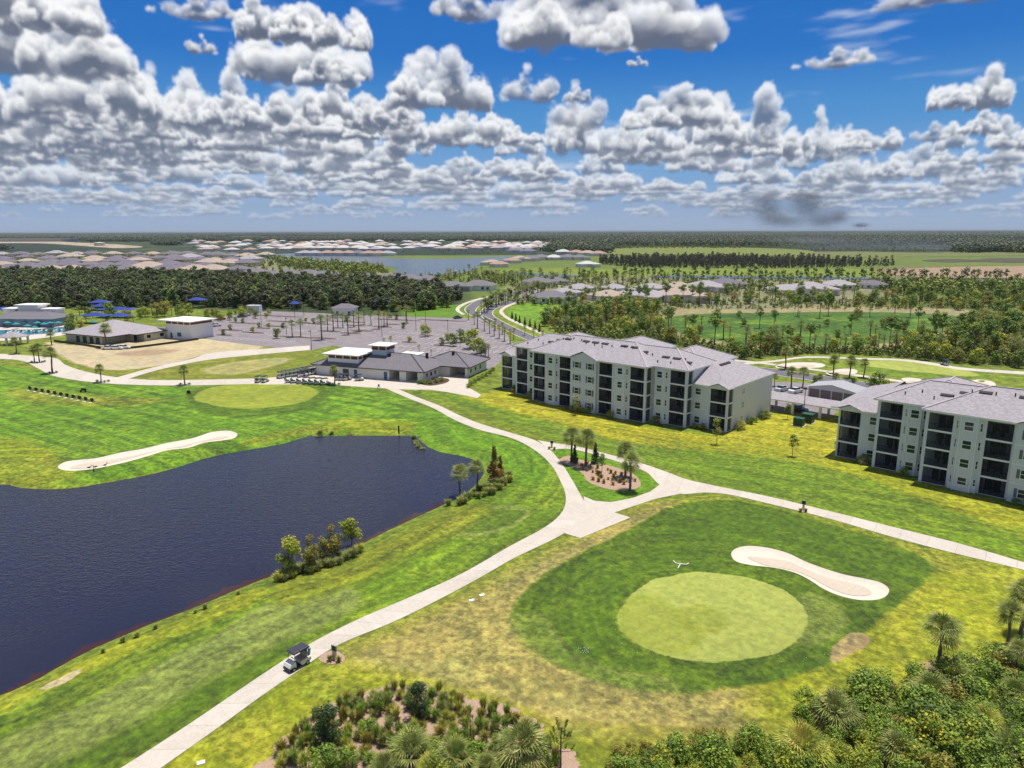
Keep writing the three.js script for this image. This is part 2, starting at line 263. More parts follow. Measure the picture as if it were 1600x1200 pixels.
class Belt {
  constructor(x0, x1, z0, z1, W, H) { Object.assign(this, { x0, x1, z0, z1, W, H }); this.c = document.createElement('canvas'); this.c.width = W; this.c.height = H; this.p = document.createElement('canvas'); this.p.width = W; this.p.height = H; this.g = this.c.getContext('2d'); this.q = this.p.getContext('2d'); }
  path(g, pts) { g.beginPath(); pts.forEach((p, i) => { const x = ((p.x - this.x0) / (this.x1 - this.x0)) * this.W, y = ((p.z - this.z0) / (this.z1 - this.z0)) * this.H; i ? g.lineTo(x, y) : g.moveTo(x, y); }); g.closePath(); }
  all(col, par) { this.g.fillStyle = `rgb(${col})`; this.g.fillRect(0, 0, this.W, this.H); this.q.fillStyle = `rgb(${par})`; this.q.fillRect(0, 0, this.W, this.H); }
  fill(pts, col, par, soft = 0, a = 1) {                // par: mowing lines, dry patches, direction of the mowing lines
    for (const [g, c] of [[this.g, col], [this.q, par]]) {
      if (!c) continue;
      this.path(g, pts); g.globalAlpha = a; g.fillStyle = `rgb(${c})`; g.fill();
      if (soft) { g.strokeStyle = `rgb(${c})`; g.lineJoin = 'round'; for (let k = 1; k <= 5; k++) { g.globalAlpha = a * 0.22; g.lineWidth = (soft * 2 * k / 5) * this.W / (this.x1 - this.x0); g.stroke(); } }
      g.globalAlpha = 1;
    }
  }
  texture(grain, warp, far = false) {
    const { W, H } = this, A = this.g.getImageData(0, 0, W, H).data, B = this.q.getImageData(0, 0, W, H).data, out = new Uint8Array(W * H * 4);
    const sx = (this.x1 - this.x0) / W, sz = (this.z1 - this.z0) / H, DL = [0.62, -0.78], DR = [0.84, 0.53];
    for (let j = 0; j < H; j++) for (let i = 0; i < W; i++) {
      const x = this.x0 + (i + 0.5) * sx, z = this.z0 + (j + 0.5) * sz;
      const wx = (fbm2(x * 0.35 / warp + 7, z * 0.35 / warp) - 0.5) * 3.2 * warp, wz = (fbm2(x * 0.35 / warp + 90, z * 0.35 / warp + 31) - 0.5) * 3.2 * warp;
      const ii = clamp(Math.round(i + wx * 0.28 / sx), 0, W - 1), jj = clamp(Math.round(j + wz * 0.28 / sz), 0, H - 1), o = (jj * W + ii) * 4, q = (j * W + i) * 4;
      const streak = B[o] / 255, dry = B[o + 1] / 255, D = B[o + 2] > 127 ? DR : DL;
      const u = x * D[0] + z * D[1]; let v = -x * D[1] + z * D[0]; if (!far) { if (B[o + 2] <= 127) v = pondDist(x, z) + v * 0.12; else { const q = Math.hypot(x - putC.x, z - putC.z); if (q < 27) v = q; } }
      const px = NT[(i * 7919 + j * 104729 + ((i * j) >> 3)) & 65535] - 0.5, fine = px * 0.55 + (n2(x * 1.7 / grain, z * 1.7 / grain) - 0.5) * 0.8 + (n2(x * 3.6 / grain + 5, z * 3.6 / grain) - 0.5) * 0.6, mid = fbm2(x * 0.42 / grain + 50, z * 0.42 / grain + 13) - 0.5, big = fbm2(x * 0.06, z * 0.06) - 0.5;
      const ln = (n2(u * 0.05 + 3, v * 0.8) * 0.45 + n2(u * 0.16, v * 1.9 + 7) * 0.35 + n2(u * 0.4, v * 3.4 + 7) * 0.2 - 0.5) + (Math.sin(v * 1.35 + 2 * fbm2(u * 0.03, v * 0.03)) * 0.11 * sstep(0.5, 0.8, streak));
      const calm = 0.4 + 0.6 * sstep(0.06, 0.14, streak); let k = 1 + (fine * 0.5 + mid * 0.26) * calm + big * 0.16 + ln * streak * 0.8;
      const patch = fbm2(u * 0.11 + 9, v * 0.19 + 77) * 0.6 + fbm2(x * 0.55 + 3, z * 0.55) * 0.4, d = sstep(0.47, 0.7, patch + fine * 0.3) * dry, e = sstep(0.55, 0.72, fbm2(x * 0.21 + 200, z * 0.21)) * dry * 0.5;
      let R = A[o], G = A[o + 1], Bl = A[o + 2];
      R = lerp(R, 176, d * 0.36); G = lerp(G, 164, d * 0.34); Bl = lerp(Bl, 84, d * 0.34);
      R = lerp(R, R * 0.88, e); G = lerp(G, G * 0.95, e);
      R += mid * 12 * (0.3 + dry);
      k = Math.max(0.3, k); const kk = Math.pow(k, 0.8);
      out[q] = clamp(R * kk, 0, 255); out[q + 1] = clamp(G * kk, 0, 255); out[q + 2] = clamp(Bl * kk, 0, 255); out[q + 3] = 255;
    }
    const t = new THREE.DataTexture(out, W, H, THREE.RGBAFormat); t.colorSpace = THREE.SRGBColorSpace; t.magFilter = THREE.LinearFilter; t.wrapS = t.wrapT = THREE.ClampToEdgeWrapping; t.needsUpdate = true; return t;
  }
  uv(x, z) { return [(x - this.x0) / (this.x1 - this.x0), (z - this.z0) / (this.z1 - this.z0)]; }
}
// turf kinds as sRGB base colours [r, g, b] of the leaf, lighter ones drier
const T = { rough: [102, 116, 22], fair: [90, 114, 16], sage: [110, 122, 52], dark: [70, 95, 8], dry: [135, 126, 66], bright: [126, 132, 20], yellow: [140, 138, 20], lush: [86, 122, 12], green: [150, 158, 72], olive: [106, 114, 22], sand: [196, 176, 152], soil: [156, 128, 104], mulch: [128, 104, 90], meadow: [62, 96, 14], reed: [142, 130, 96], wood: [46, 60, 24], field: [112, 120, 46], brown: [112, 94, 70], lawn: [106, 122, 24], verge: [92, 108, 34], burnt: [52, 48, 42], lot: [122, 120, 88] };
const belts = [new Belt(-128, 128, -152, -28, 2048, 1024), new Belt(-340, 340, -440, -152, 2048, 1024), new Belt(-860, 860, -1250, -440, 2048, 1024)];
const [B0, B1, B2] = belts;
B0.all(T.rough, [70, 90, 0]); B1.all(T.rough, [50, 110, 0]); B2.all(T.verge, [0, 90, 0]);
const zone = (px, col, par, soft = 1, n = 4, a = 1) => { const pts = n ? smooth(P(px), n) : P(px); for (const b of belts) b.fill(pts, col, par, soft, a); };
const putPx = [[965, 970], [972, 948], [992, 925], [1025, 905], [1070, 896], [1120, 896], [1170, 903], [1215, 918], [1245, 936], [1260, 958], [1257, 985], [1238, 1008], [1205, 1024], [1160, 1033], [1110, 1034], [1060, 1030], [1018, 1018], [985, 998]];
const put2Px = [[308, 620], [320, 609], [350, 602], [395, 599], [440, 599], [475, 603], [494, 611], [488, 620], [470, 629], [440, 635], [400, 638], [355, 637], [322, 631]];
const put3Px = [[1348, 566], [1370, 563], [1400, 564], [1440, 567], [1480, 573], [1520, 583], [1528, 587], [1500, 588], [1460, 584], [1420, 580], [1385, 576], [1355, 572]];
// left of the main path
zone([[-60, 1110], [0, 1087], [100, 1040], [230, 980], [380, 920], [470, 892], [560, 860], [640, 815], [720, 780], [745, 760], [760, 725], [740, 712], [660, 690], [640, 670], [560, 665], [640, 625], [760, 672], [840, 705], [880, 750], [882, 790], [800, 860], [640, 940], [480, 1015], [330, 1110], [180, 1210], [-60, 1230]], T.fair, [200, 110, 0], 1.5);
zone([[-40, 1180], [120, 1106], [300, 1012], [420, 945], [490, 920], [540, 918], [562, 934], [545, 956], [450, 1003], [300, 1085], [160, 1165], [60, 1215], [-40, 1230]], T.sage, [120, 30, 0], 0.7);
zone([[60, 1215], [160, 1165], [300, 1085], [450, 1003], [470, 1000], [330, 1090], [190, 1180], [120, 1225]], T.dark, [120, 30, 0], 1.2, 4, 0.6);
zone([[705, 822], [722, 803], [760, 792], [800, 790], [825, 797], [820, 812], [790, 828], [750, 838], [718, 836]], T.sage, [60, 40, 0], 0.3, 4, 0.9);
zone([[716, 821], [730, 807], [762, 797], [798, 795], [816, 800], [811, 811], [786, 823], [750, 832], [724, 831]], T.dark, [60, 40, 0], 0.3, 4, 0.75);
zone([[1330, 790], [1350, 783], [1385, 790], [1400, 800], [1380, 806], [1345, 802]], T.sage, [60, 40, 255], 0.3, 4, 0.7);
zone([[1338, 791], [1352, 786], [1382, 792], [1392, 799], [1376, 803], [1350, 800]], T.dark, [60, 40, 255], 0.3, 4, 0.7);
zone([[-40, 1098], [100, 1044], [240, 982], [400, 920], [400, 935], [240, 1000], [100, 1064], [-40, 1120]], T.bright, [150, 120, 0], 1.2, 4, 0.9);
zone([[560, 866], [640, 822], [700, 795], [760, 790], [740, 815], [640, 860], [560, 905], [440, 940], [440, 910]], T.olive, [200, 160, 0], 1.5);
zone([[660, 690], [760, 720], [830, 760], [850, 700], [760, 676], [660, 640], [560, 650], [640, 668]], T.lush, [170, 90, 0], 2);
// practice range and lawn beyond the pond
zone([[-80, 566], [60, 580], [140, 600], [280, 604], [400, 602], [520, 602], [600, 612], [640, 626], [560, 664], [480, 680], [400, 699], [250, 736], [100, 762], [-80, 755]], T.lush, [200, 120, 255], 2);
zone([[300, 615], [330, 604], [400, 597], [480, 599], [510, 608], [500, 624], [470, 640], [400, 650], [330, 645], [300, 630]], T.dark, [60, 40, 0], 2, 4, 0.8);
zone([[-60, 690], [30, 690], [90, 722], [110, 740], [60, 752], [-60, 745]], T.bright, [200, 220, 0], 3, 4, 0.7);
zone([[30, 606], [160, 622], [260, 625], [200, 634], [90, 632], [20, 618]], T.olive, [200, 230, 255], 3, 4, 0.8);
zone([[400, 690], [480, 674], [560, 664], [640, 668], [640, 660], [540, 655], [440, 675], [380, 692]], T.bright, [150, 160, 0], 1.5, 4, 0.6);
zone([[100, 766], [250, 741], [400, 704], [400, 697], [250, 732], [100, 756], [-40, 752], [-40, 760]], T.bright, [150, 160, 0], 1, 4, 0.6);
// dry rough at the lower right
zone([[250, 1210], [420, 1100], [540, 1030], [700, 950], [880, 860], [960, 820], [1100, 778], [1250, 808], [1400, 845], [1640, 900], [1640, 1230]], T.olive, [60, 230, 255], 1.5);
zone([[540, 1040], [640, 985], [760, 925], [880, 862], [960, 822], [1040, 790], [1000, 830], [900, 880], [830, 930], [800, 970], [830, 1020], [920, 1060], [1060, 1085], [1180, 1080], [1180, 1130], [1000, 1130], [860, 1120], [720, 1080], [620, 1060]], T.dry, [110, 180, 255], 3);
zone([[250, 1210], [400, 1112], [520, 1045], [600, 1060], [700, 1085], [800, 1120], [860, 1180], [860, 1230], [250, 1230]], T.bright, [60, 200, 255], 2);
zone([[1300, 1020], [1400, 960], [1500, 900], [1640, 900], [1640, 1080], [1450, 1090], [1300, 1110], [1200, 1120], [1220, 1070]], T.bright, [90, 190, 255], 3);
zone([[905, 868], [985, 828], [1060, 790], [1150, 783], [1300, 822], [1400, 852], [1452, 884], [1430, 920], [1395, 948], [1345, 990], [1300, 1030], [1200, 1062], [1090, 1077], [980, 1075], [895, 1048], [828, 1008], [803, 962], [830, 915]], T.dark, [150, 70, 255], 0.4);
zone([[803, 962], [828, 1010], [895, 1050], [980, 1077], [1060, 1078], [1040, 1060], [950, 1045], [880, 1010], [845, 965]], T.sage, [80, 100, 255], 0.8, 4, 0.5);
zone([[1255, 930], [1300, 940], [1320, 970], [1290, 1000], [1250, 1005], [1265, 970]], T.sage, [40, 40, 255], 0.8, 4, 0.7);
zone(putPx, T.green, [10, 20, 255], 0.1);
zone([[968, 965], [985, 935], [1020, 935], [1060, 960], [1090, 985], [1080, 1015], [1040, 1020], [990, 1000]], [126, 136, 42], [10, 40, 255], 0.8, 4, 0.6);
zone([[1060, 955], [1110, 950], [1130, 970], [1110, 985], [1070, 980]], [124, 134, 36], [0, 90, 255], 0.8, 4, 0.5);
zone(put2Px, [134, 144, 42], [20, 30, 0], 0.3);
zone([[1296, 1030], [1330, 990], [1352, 992], [1358, 1003], [1330, 1022], [1302, 1034]], T.soil, [0, 255, 255], 0.2, 4, 0.75);
zone([[1440, 1040], [1490, 1030], [1530, 1030], [1520, 1045], [1470, 1052]], T.soil, [0, 120, 255], 0.5, 4, 0.8);
zone([[62, 1072], [90, 1058], [126, 1045], [118, 1056], [90, 1070], [66, 1075]], T.sand, [0, 120, 0], 0.2, 4, 0.8);
// between the paths and the apartment buildings
zone([[640, 612], [720, 632], [800, 660], [900, 690], [1000, 715], [1120, 755], [1300, 795], [1640, 885], [1640, 800], [1500, 760], [1300, 700], [1200, 650], [1120, 680], [980, 660], [820, 622], [740, 612]], T.fair, [160, 100, 255], 2);
zone([[735, 618], [800, 612], [840, 628], [930, 650], [1010, 668], [1120, 682], [1200, 648], [1290, 655], [1310, 712], [1440, 756], [1600, 800], [1640, 830], [1500, 795], [1380, 750], [1240, 715], [1100, 700], [980, 688], [860, 655], [760, 630]], T.yellow, [160, 170, 255], 2);
zone([[1000, 690], [1100, 702], [1240, 718], [1380, 752], [1500, 800], [1640, 840], [1640, 815], [1500, 778], [1380, 735], [1240, 704], [1100, 692]], T.bright, [140, 150, 255], 2, 4, 0.7);
zone([[1210, 655], [1300, 655], [1310, 705], [1240, 700], [1205, 680]], T.yellow, [90, 200, 255], 3);
zone([[857, 702], [875, 722], [890, 745], [912, 775], [955, 784], [1017, 767], [1030, 757], [990, 730], [912, 706], [867, 700]], T.lush, [60, 50, 0], 0);
// rough ground and bare sand by the clubhouse
zone([[60, 540], [110, 560], [140, 580], [190, 588], [260, 592], [400, 590], [480, 580], [480, 548], [400, 540], [330, 540], [230, 530], [120, 540]], T.olive, [0, 255, 0], 1);
zone([[75, 535], [120, 540], [230, 530], [320, 530], [400, 536], [400, 545], [330, 552], [290, 562], [240, 572], [180, 578], [130, 570], [100, 556]], T.sand, [0, 160, 0], 1.5, 4, 0.85);
zone([[180, 553], [230, 547], [280, 547], [260, 552], [215, 556]], T.soil, [0, 100, 0], 1, 4, 0.8);
zone([[320, 577], [400, 562], [450, 560], [430, 570], [360, 585]], T.sand, [0, 255, 0], 2, 4, 0.45);
// far right: second green, wet meadow, reeds and woods
zone([[1150, 570], [1230, 556], [1350, 557], [1460, 566], [1640, 582], [1640, 640], [1400, 612], [1250, 585]], T.lawn, [90, 90, 255], 2);
zone([[1330, 566], [1360, 559], [1410, 560], [1480, 569], [1540, 585], [1520, 592], [1440, 588], [1360, 580]], T.fair, [60, 40, 255], 1.5);
zone(put3Px, T.green, [10, 20, 255], 0.6);
zone([[860, 490], [960, 470], [1100, 470], [1300, 470], [1640, 470], [1640, 575], [1480, 565], [1350, 553], [1240, 552], [1150, 560], [1000, 530], [880, 530]], [82, 92, 34], [0, 160, 0], 3);
zone([[1000, 500], [1060, 484], [1200, 480], [1400, 480], [1530, 486], [1530, 506], [1470, 524], [1400, 540], [1300, 544], [1150, 540], [1040, 520]], T.reed, [0, 200, 0], 5);
zone([[1030, 502], [1080, 492], [1200, 489], [1380, 488], [1490, 494], [1490, 508], [1440, 522], [1380, 534], [1300, 540], [1150, 536], [1060, 518]], T.meadow, [120, 60, 255], 3);
for (const [x, y, w] of [[1090, 499, 30], [1190, 503, 40], [1260, 522, 34], [1330, 530, 30], [1420, 512, 34], [1310, 498, 44], [1140, 524, 26], [1450, 501, 24]]) zone([[x - w, y], [x, y - 3], [x + w, y - 1], [x + w * 0.6, y + 2.5], [x - w * 0.5, y + 3]], [104, 130, 24], [120, 150, 255], 3, 4, 0.45);
for (const [x, y, w] of [[1160, 494, 40], [1380, 496, 40], [1240, 512, 44], [1100, 512, 24]]) zone([[x - w, y], [x, y - 2], [x + w, y - 1], [x + w * 0.6, y + 2.5], [x - w * 0.5, y + 2]], [42, 74, 10], [120, 60, 255], 3, 4, 0.5);
zone([[795, 482], [830, 474], [880, 474], [885, 486], [860, 500], [820, 505]], [98, 134, 20], [40, 60, 0], 2);
zone([[770, 500], [830, 505], [900, 520], [900, 545], [850, 540], [790, 515]], T.lawn, [40, 100, 0], 2);
// far left: woods, houses, pool
zone([[-80, 420], [200, 415], [400, 418], [560, 430], [700, 450], [720, 470], [660, 492], [520, 492], [400, 486], [300, 480], [-80, 478]], T.wood, [0, 60, 0], 8);
zone([[640, 480], [720, 476], [722, 492], [700, 500], [650, 498]], T.lush, [0, 60, 0], 3);
zone([[-80, 398], [200, 396], [420, 405], [640, 432], [700, 448], [600, 440], [400, 425], [-80, 424]], T.lot, [0, 60, 0], 6);
zone([[820, 440], [1000, 432], [1400, 432], [1400, 462], [1200, 482], [960, 480], [830, 470]], T.lot, [0, 120, 0], 6);
zone([[800, 420], [950, 420], [1640, 424], [1640, 436], [1000, 432], [800, 432]], T.lawn, [0, 90, 0], 4);
zone([[1380, 420], [1460, 417], [1640, 419], [1640, 442], [1480, 440], [1400, 432]], T.brown, [0, 200, 0], 6);
console.log('turf textures');
const turf = [];
for (const [i, g, w] of [[0, 1, 1], [1, 2.2, 2], [2, 6, 6]]) turf.push(new THREE.MeshStandardMaterial({ map: belts[i].texture(g, w, i === 2), roughness: 0.95, metalness: 0 }));
turf.forEach((m, i) => { m.name = 'turf' + i; });
// far country: a repeating patchwork of woods and fields
function tile(size, metres, f) {
  const d = new Uint8Array(size * size * 4); for (let j = 0; j < size; j++) for (let i = 0; i < size; i++) { const c = f(i / size, j / size); d.set([clamp(c[0], 0, 255), clamp(c[1], 0, 255), clamp(c[2], 0, 255), 255], (j * size + i) * 4); }
  const t = new THREE.DataTexture(d, size, size, THREE.RGBAFormat); t.colorSpace = THREE.SRGBColorSpace; t.wrapS = t.wrapT = THREE.RepeatWrapping; t.magFilter = THREE.LinearFilter; t.repeat.set(1 / metres, 1 / metres); t.needsUpdate = true; return t;
}
const per = (u, v, k) => { const a = u * 2 * Math.PI, b = v * 2 * Math.PI; return fbm2(Math.cos(a) * k + Math.sin(b) * k * 0.7 + 40, Math.sin(a) * k + Math.cos(b) * k * 0.7 + 40); };   // repeats without a seam
const farMat = new THREE.MeshStandardMaterial({ roughness: 1, map: tile(1024, 5200, (u, v) => { const a = sstep(0.42, 0.56, per(u, v, 2.2)), b = per(u, v, 11), c = n2(u * 256, v * 256); const k = 0.7 + 0.6 * c; return [lerp(34, 74, a * b) * k, lerp(48, 84, a * b) * k, lerp(28, 44, a * b) * k]; }) });
// ---------------------------------------------------------------- the ground itself, a net of lines that widen with distance
{
  const lines = (a, b, step) => { const o = []; for (let v = a; v <= b + 1e-6; v += step) o.push(v); return o; };
  const uniq = (a) => [...new Set(a.map((v) => Math.round(v * 100) / 100))].sort((p, q) => p - q);
  let xs = [...lines(-128, 128, 1), ...lines(-340, 340, 4), -860, 860, -600, 600, -450, 450], zs = [...lines(-152, -28, 1), ...lines(-300, -152, 2), ...lines(-440, -300, 5), ...lines(-1250, -440, 30), -28, 0, 60];
  for (let v = 1000; v < 32000; v *= 1.35) { xs.push(v, -v); zs.push(-1250 - v); } xs.push(-36000, 36000); zs.push(-36000, 400, 3000);
  xs = uniq(xs); zs = uniq(zs);
  const parts = [[], [], [], []], which = (x, z) => belts.findIndex((b) => x > b.x0 && x < b.x1 && z > b.z0 && z < b.z1);
  const Y = zs.map((z) => xs.map((x) => height(x, z)));
  for (let j = 0; j < zs.length - 1; j++) for (let i = 0; i < xs.length - 1; i++) { const w = which((xs[i] + xs[i + 1]) / 2, (zs[j] + zs[j + 1]) / 2); parts[w < 0 ? 3 : w].push(i, j); }
  ['golf_course_ground', 'clubhouse_ground', 'suburb_ground', 'far_ground'].forEach((name, k) => {
    const L = parts[k], map = new Map(), pos = [], uv = [], idx = [];
    const vert = (i, j) => { const key = j * 4096 + i; if (!map.has(key)) { map.set(key, pos.length / 3); const x = xs[i], z = zs[j]; pos.push(x, Y[j][i], z); if (k < 3) uv.push(...belts[k].uv(x, z)); else uv.push(x, z); } return map.get(key); };
    for (let n = 0; n < L.length; n += 2) { const i = L[n], j = L[n + 1], a = vert(i, j), b = vert(i + 1, j), c = vert(i, j + 1), d = vert(i + 1, j + 1); idx.push(a, c, b, b, c, d); }
    const g = new THREE.BufferGeometry(); g.setAttribute('position', new THREE.Float32BufferAttribute(pos, 3)); g.setAttribute('uv', new THREE.Float32BufferAttribute(uv, 2)); g.setIndex(idx); g.computeVertexNormals();
    const m = new THREE.Mesh(g, k < 3 ? turf[k] : farMat); m.name = name; m.userData.kind = 'structure'; m.receiveShadow = true; scene.add(m);
  });
}
// ---------------------------------------------------------------- flat things on the ground
function sheetGeo(pts, y, thick = 0, uvMetres = 1) {
  const sh = new THREE.Shape(pts.map((p) => new THREE.Vector2(p.x, -p.z)));
  const g = thick ? new THREE.ExtrudeGeometry(sh, { depth: thick, bevelEnabled: false }) : new THREE.ShapeGeometry(sh);
  g.rotateX(-Math.PI / 2); g.translate(0, y - thick, 0);
  const p = g.attributes.position, uv = g.attributes.uv; for (let i = 0; i < p.count; i++) uv.setXY(i, p.getX(i) / uvMetres, p.getZ(i) / uvMetres);
  return g;
}
const names = new Map();
function numbered(n) { const k = names.get(n) || 0; names.set(n, k + 1); return k ? `${n}_${String(k).padStart(3, '0')}` : n; }
function struct(name, geo, mat, parent = scene) { const m = new THREE.Mesh(geo, mat); m.name = parent === scene ? numbered(name) : name; m.castShadow = m.receiveShadow = true; if (parent === scene) m.userData.kind = 'structure'; parent.add(m); return m; }
function thing(name, label, category, pos, turn = 0, group) { const o = new THREE.Group(); o.name = numbered(name); o.userData = { label, category }; if (group) o.userData.group = group; if (pos) o.position.copy(pos); o.rotation.y = turn; scene.add(o); return o; }
function part(parent, name, geo, mat, kind) { const m = new THREE.Mesh(geo, mat); m.name = name; m.castShadow = m.receiveShadow = true; if (kind) m.userData.kind = kind; parent.add(m); return m; }
function solo(name, label, category, geo, mat, pos, turn = 0, group) { const m = new THREE.Mesh(geo, mat); m.name = numbered(name); m.userData = { label, category }; if (group) m.userData.group = group; m.castShadow = m.receiveShadow = true; if (pos) m.position.copy(pos); m.rotation.y = turn; scene.add(m); return m; }
function copyOf(src, pos, turn, label, group, scale = 1) { const c = src.clone(); c.name = numbered(src.name.replace(/_\d{3}$/, '')); c.userData = { ...src.userData }; if (label) c.userData.label = label; if (group) c.userData.group = group; c.position.copy(pos); c.rotation.y = turn; c.scale.setScalar(scale); scene.add(c); return c; }
const std = (rgb, roughness = 0.8, extra = {}) => new THREE.MeshStandardMaterial({ color: new THREE.Color().setRGB(...linC(rgb)), roughness, ...extra });
// speckled texture for concrete, asphalt, stucco ...
const speckle = (seed, lo, hi, metres, stain = 0.5) => tile(512, metres, (u, v) => { const f = n2(u * 256 + seed, v * 256) * 0.5 + n2(u * 128, v * 128 + seed) * 0.5, b = per(u, v, 3 + seed % 3), k = clamp(0.5 + (f - 0.5) * 0.7 + (b - 0.5) * 2 * stain); return [lerp(lo[0], hi[0], k), lerp(lo[1], hi[1], k), lerp(lo[2], hi[2], k)]; });
const concrete = [[202, 192, 178], [199, 189, 176], [204, 194, 181], [197, 187, 173]].map((c, i) => new THREE.MeshStandardMaterial({ map: speckle(i * 13 + 3, c.map((v) => v * 0.9), c.map((v) => Math.min(255, v * 1.05)), 17 + 3 * i, 0.3), roughness: 0.9 }));
const asphalt = new THREE.MeshStandardMaterial({ map: speckle(31, [116, 108, 110], [150, 142, 144], 61, 0.35), roughness: 0.92 });
const asphaltNew = new THREE.MeshStandardMaterial({ map: speckle(37, [92, 90, 96], [116, 113, 118], 19, 0.6), roughness: 0.92 });
const sandMat = new THREE.MeshStandardMaterial({ map: speckle(41, [204, 192, 174], [222, 211, 194], 9, 0.5), roughness: 1 });
const rakedMat = new THREE.MeshStandardMaterial({ map: speckle(43, [186, 172, 154], [204, 190, 172], 6, 0.5), roughness: 1 });
const mulchMat = new THREE.MeshStandardMaterial({ map: speckle(47, [138, 112, 94], [200, 172, 150], 5.3, 0.15), roughness: 1 });
const darkMulch = new THREE.MeshStandardMaterial({ map: speckle(49, [70, 48, 42], [98, 72, 64], 3, 0.4), roughness: 1 });
// pond and lake
function waterBump() { const s = 512, d = new Uint8Array(s * s * 4); for (let j = 0; j < s; j++) for (let i = 0; i < s; i++) { const u = i / s, v = j / s; const k = 0.5 * n2(u * 64, v * 128 + 7) + 0.3 * n2(u * 128 + 9, v * 256) + 0.2 * n2(u * 32, v * 32); d.fill(clamp(k * 255, 0, 255), (j * s + i) * 4, (j * s + i) * 4 + 3); d[(j * s + i) * 4 + 3] = 255; } const t = new THREE.DataTexture(d, s, s, THREE.RGBAFormat); t.wrapS = t.wrapT = THREE.RepeatWrapping; t.magFilter = THREE.LinearFilter; t.needsUpdate = true; return t; }
const wb = waterBump(); wb.repeat.set(1 / 60, 1 / 60); wb.rotation = 0.5;
const wb2 = wb;
// ripples of the pond: wind-roughened over the open water, calm in the lee of the near bank
const pondRipple = (() => { const W = 2048, H = 1720, d = new Uint8Array(W * H * 4); for (let j = 0; j < H; j++) for (let i = 0; i < W; i++) { const x = -126 + (i + 0.5) * 126 / W, z = -146 + (j + 0.5) * 106 / H, lee = clamp(0.12 + 0.88 * sstep(-2, -30, (z + 78) + (x + 30) * 0.62 + (fbm2(x * 0.07, z * 0.07) - 0.5) * 26)), gust = 0.55 + 0.9 * fbm2(x * 0.05 + 8, z * 0.09), k = 0.5 + (0.35 * n2(x * 1.3, z * 2.6) + 0.35 * n2(x * 2.9 + 9, z * 5.4) + 0.3 * n2(x * 6 + 3, z * 8) - 0.5) * lee * gust, o = (j * W + i) * 4; d[o] = d[o + 1] = d[o + 2] = clamp(k * 255, 0, 255); d[o + 3] = 255; } const t = new THREE.DataTexture(d, W, H, THREE.RGBAFormat); t.magFilter = THREE.LinearFilter; t.needsUpdate = true; return t; })();
const waterMat = new THREE.MeshPhysicalMaterial({ color: new THREE.Color().setRGB(0.023, 0.024, 0.041), roughness: 0.14, ior: 1.33, bumpMap: pondRipple, bumpScale: 0.105 });
const lakeMat = new THREE.MeshPhysicalMaterial({ color: new THREE.Color().setRGB(0.05, 0.08, 0.11), roughness: 0.2, ior: 1.33, bumpMap: wb2, bumpScale: 0.08 });
struct('pond_water', sheetGeo([new THREE.Vector3(-126, 0, -40), new THREE.Vector3(0, 0, -60), new THREE.Vector3(0, 0, -146), new THREE.Vector3(-126, 0, -146)], WATER_Y), waterMat).geometry.attributes.uv.array.forEach((v, i, a) => { a[i] = i % 2 ? (v + 146) / 106 : (v + 126) / 126; });
{ // shallow tea-brown water over mud along the near bank
  const e = along([[0, 1085], [50, 1064], [100, 1036], [190, 993], [280, 957], [380, 916], [445, 895], [515, 875], [570, 846], [640, 812], [700, 784], [722, 773]], 160).map((p, i) => p), inn = [], out = [];
  e.forEach((p, i) => { const a = e[Math.max(0, i - 1)], b = e[Math.min(160, i + 1)], t = b.clone().sub(a).normalize(), n = new THREE.Vector3(t.z, 0, -t.x), w = 0.6 + 2.4 * fbm2(i * 0.11, 3) + 1.1 * (n2(i * 0.5, 9) - 0.5); out.push(p.clone().addScaledVector(n, -2.5)); inn.push(p.clone().addScaledVector(n, Math.max(0.2, w))); });
  if (sdf(pond, inn[80].x, inn[80].z) < 0) throw new Error('bank side');
  struct('shallow_water', sheetGeo([...inn, ...out.reverse()], WATER_Y + 0.006), new THREE.MeshPhysicalMaterial({ color: new THREE.Color().setRGB(0.055, 0.026, 0.02), roughness: 0.1, ior: 1.33 })); }
struct('lake_water', sheetGeo(lake, 0.25), lakeMat);
for (const [name, px] of [['canal_water', [[795, 426], [860, 428], [900, 430], [900, 433], [850, 432], [795, 431]]], ['canal_water', [[1020, 431], [1200, 432], [1400, 434], [1640, 436], [1640, 439], [1400, 437], [1200, 436], [1020, 434]]]]) struct(name, sheetGeo(smooth(P(px), 3), 0.25), lakeMat);
// putting greens stand a little proud of the turf and share its painted texture
const beltGeo = (pts, y, k) => { const g = sheetGeo(pts, y), p = g.attributes.position, uv = g.attributes.uv; for (let i = 0; i < p.count; i++) { const q = belts[k].uv(p.getX(i), p.getZ(i)); uv.setXY(i, q[0], q[1]); } return g; };
struct('putting_green', beltGeo(smooth(P(putPx), 6), 0.02, 0), turf[0]);
struct('putting_green', beltGeo(smooth(P(put2Px), 6), 0.03, 1), turf[1]);
struct('putting_green', beltGeo(smooth(P(put3Px), 6), 0.03, 1), turf[1]);
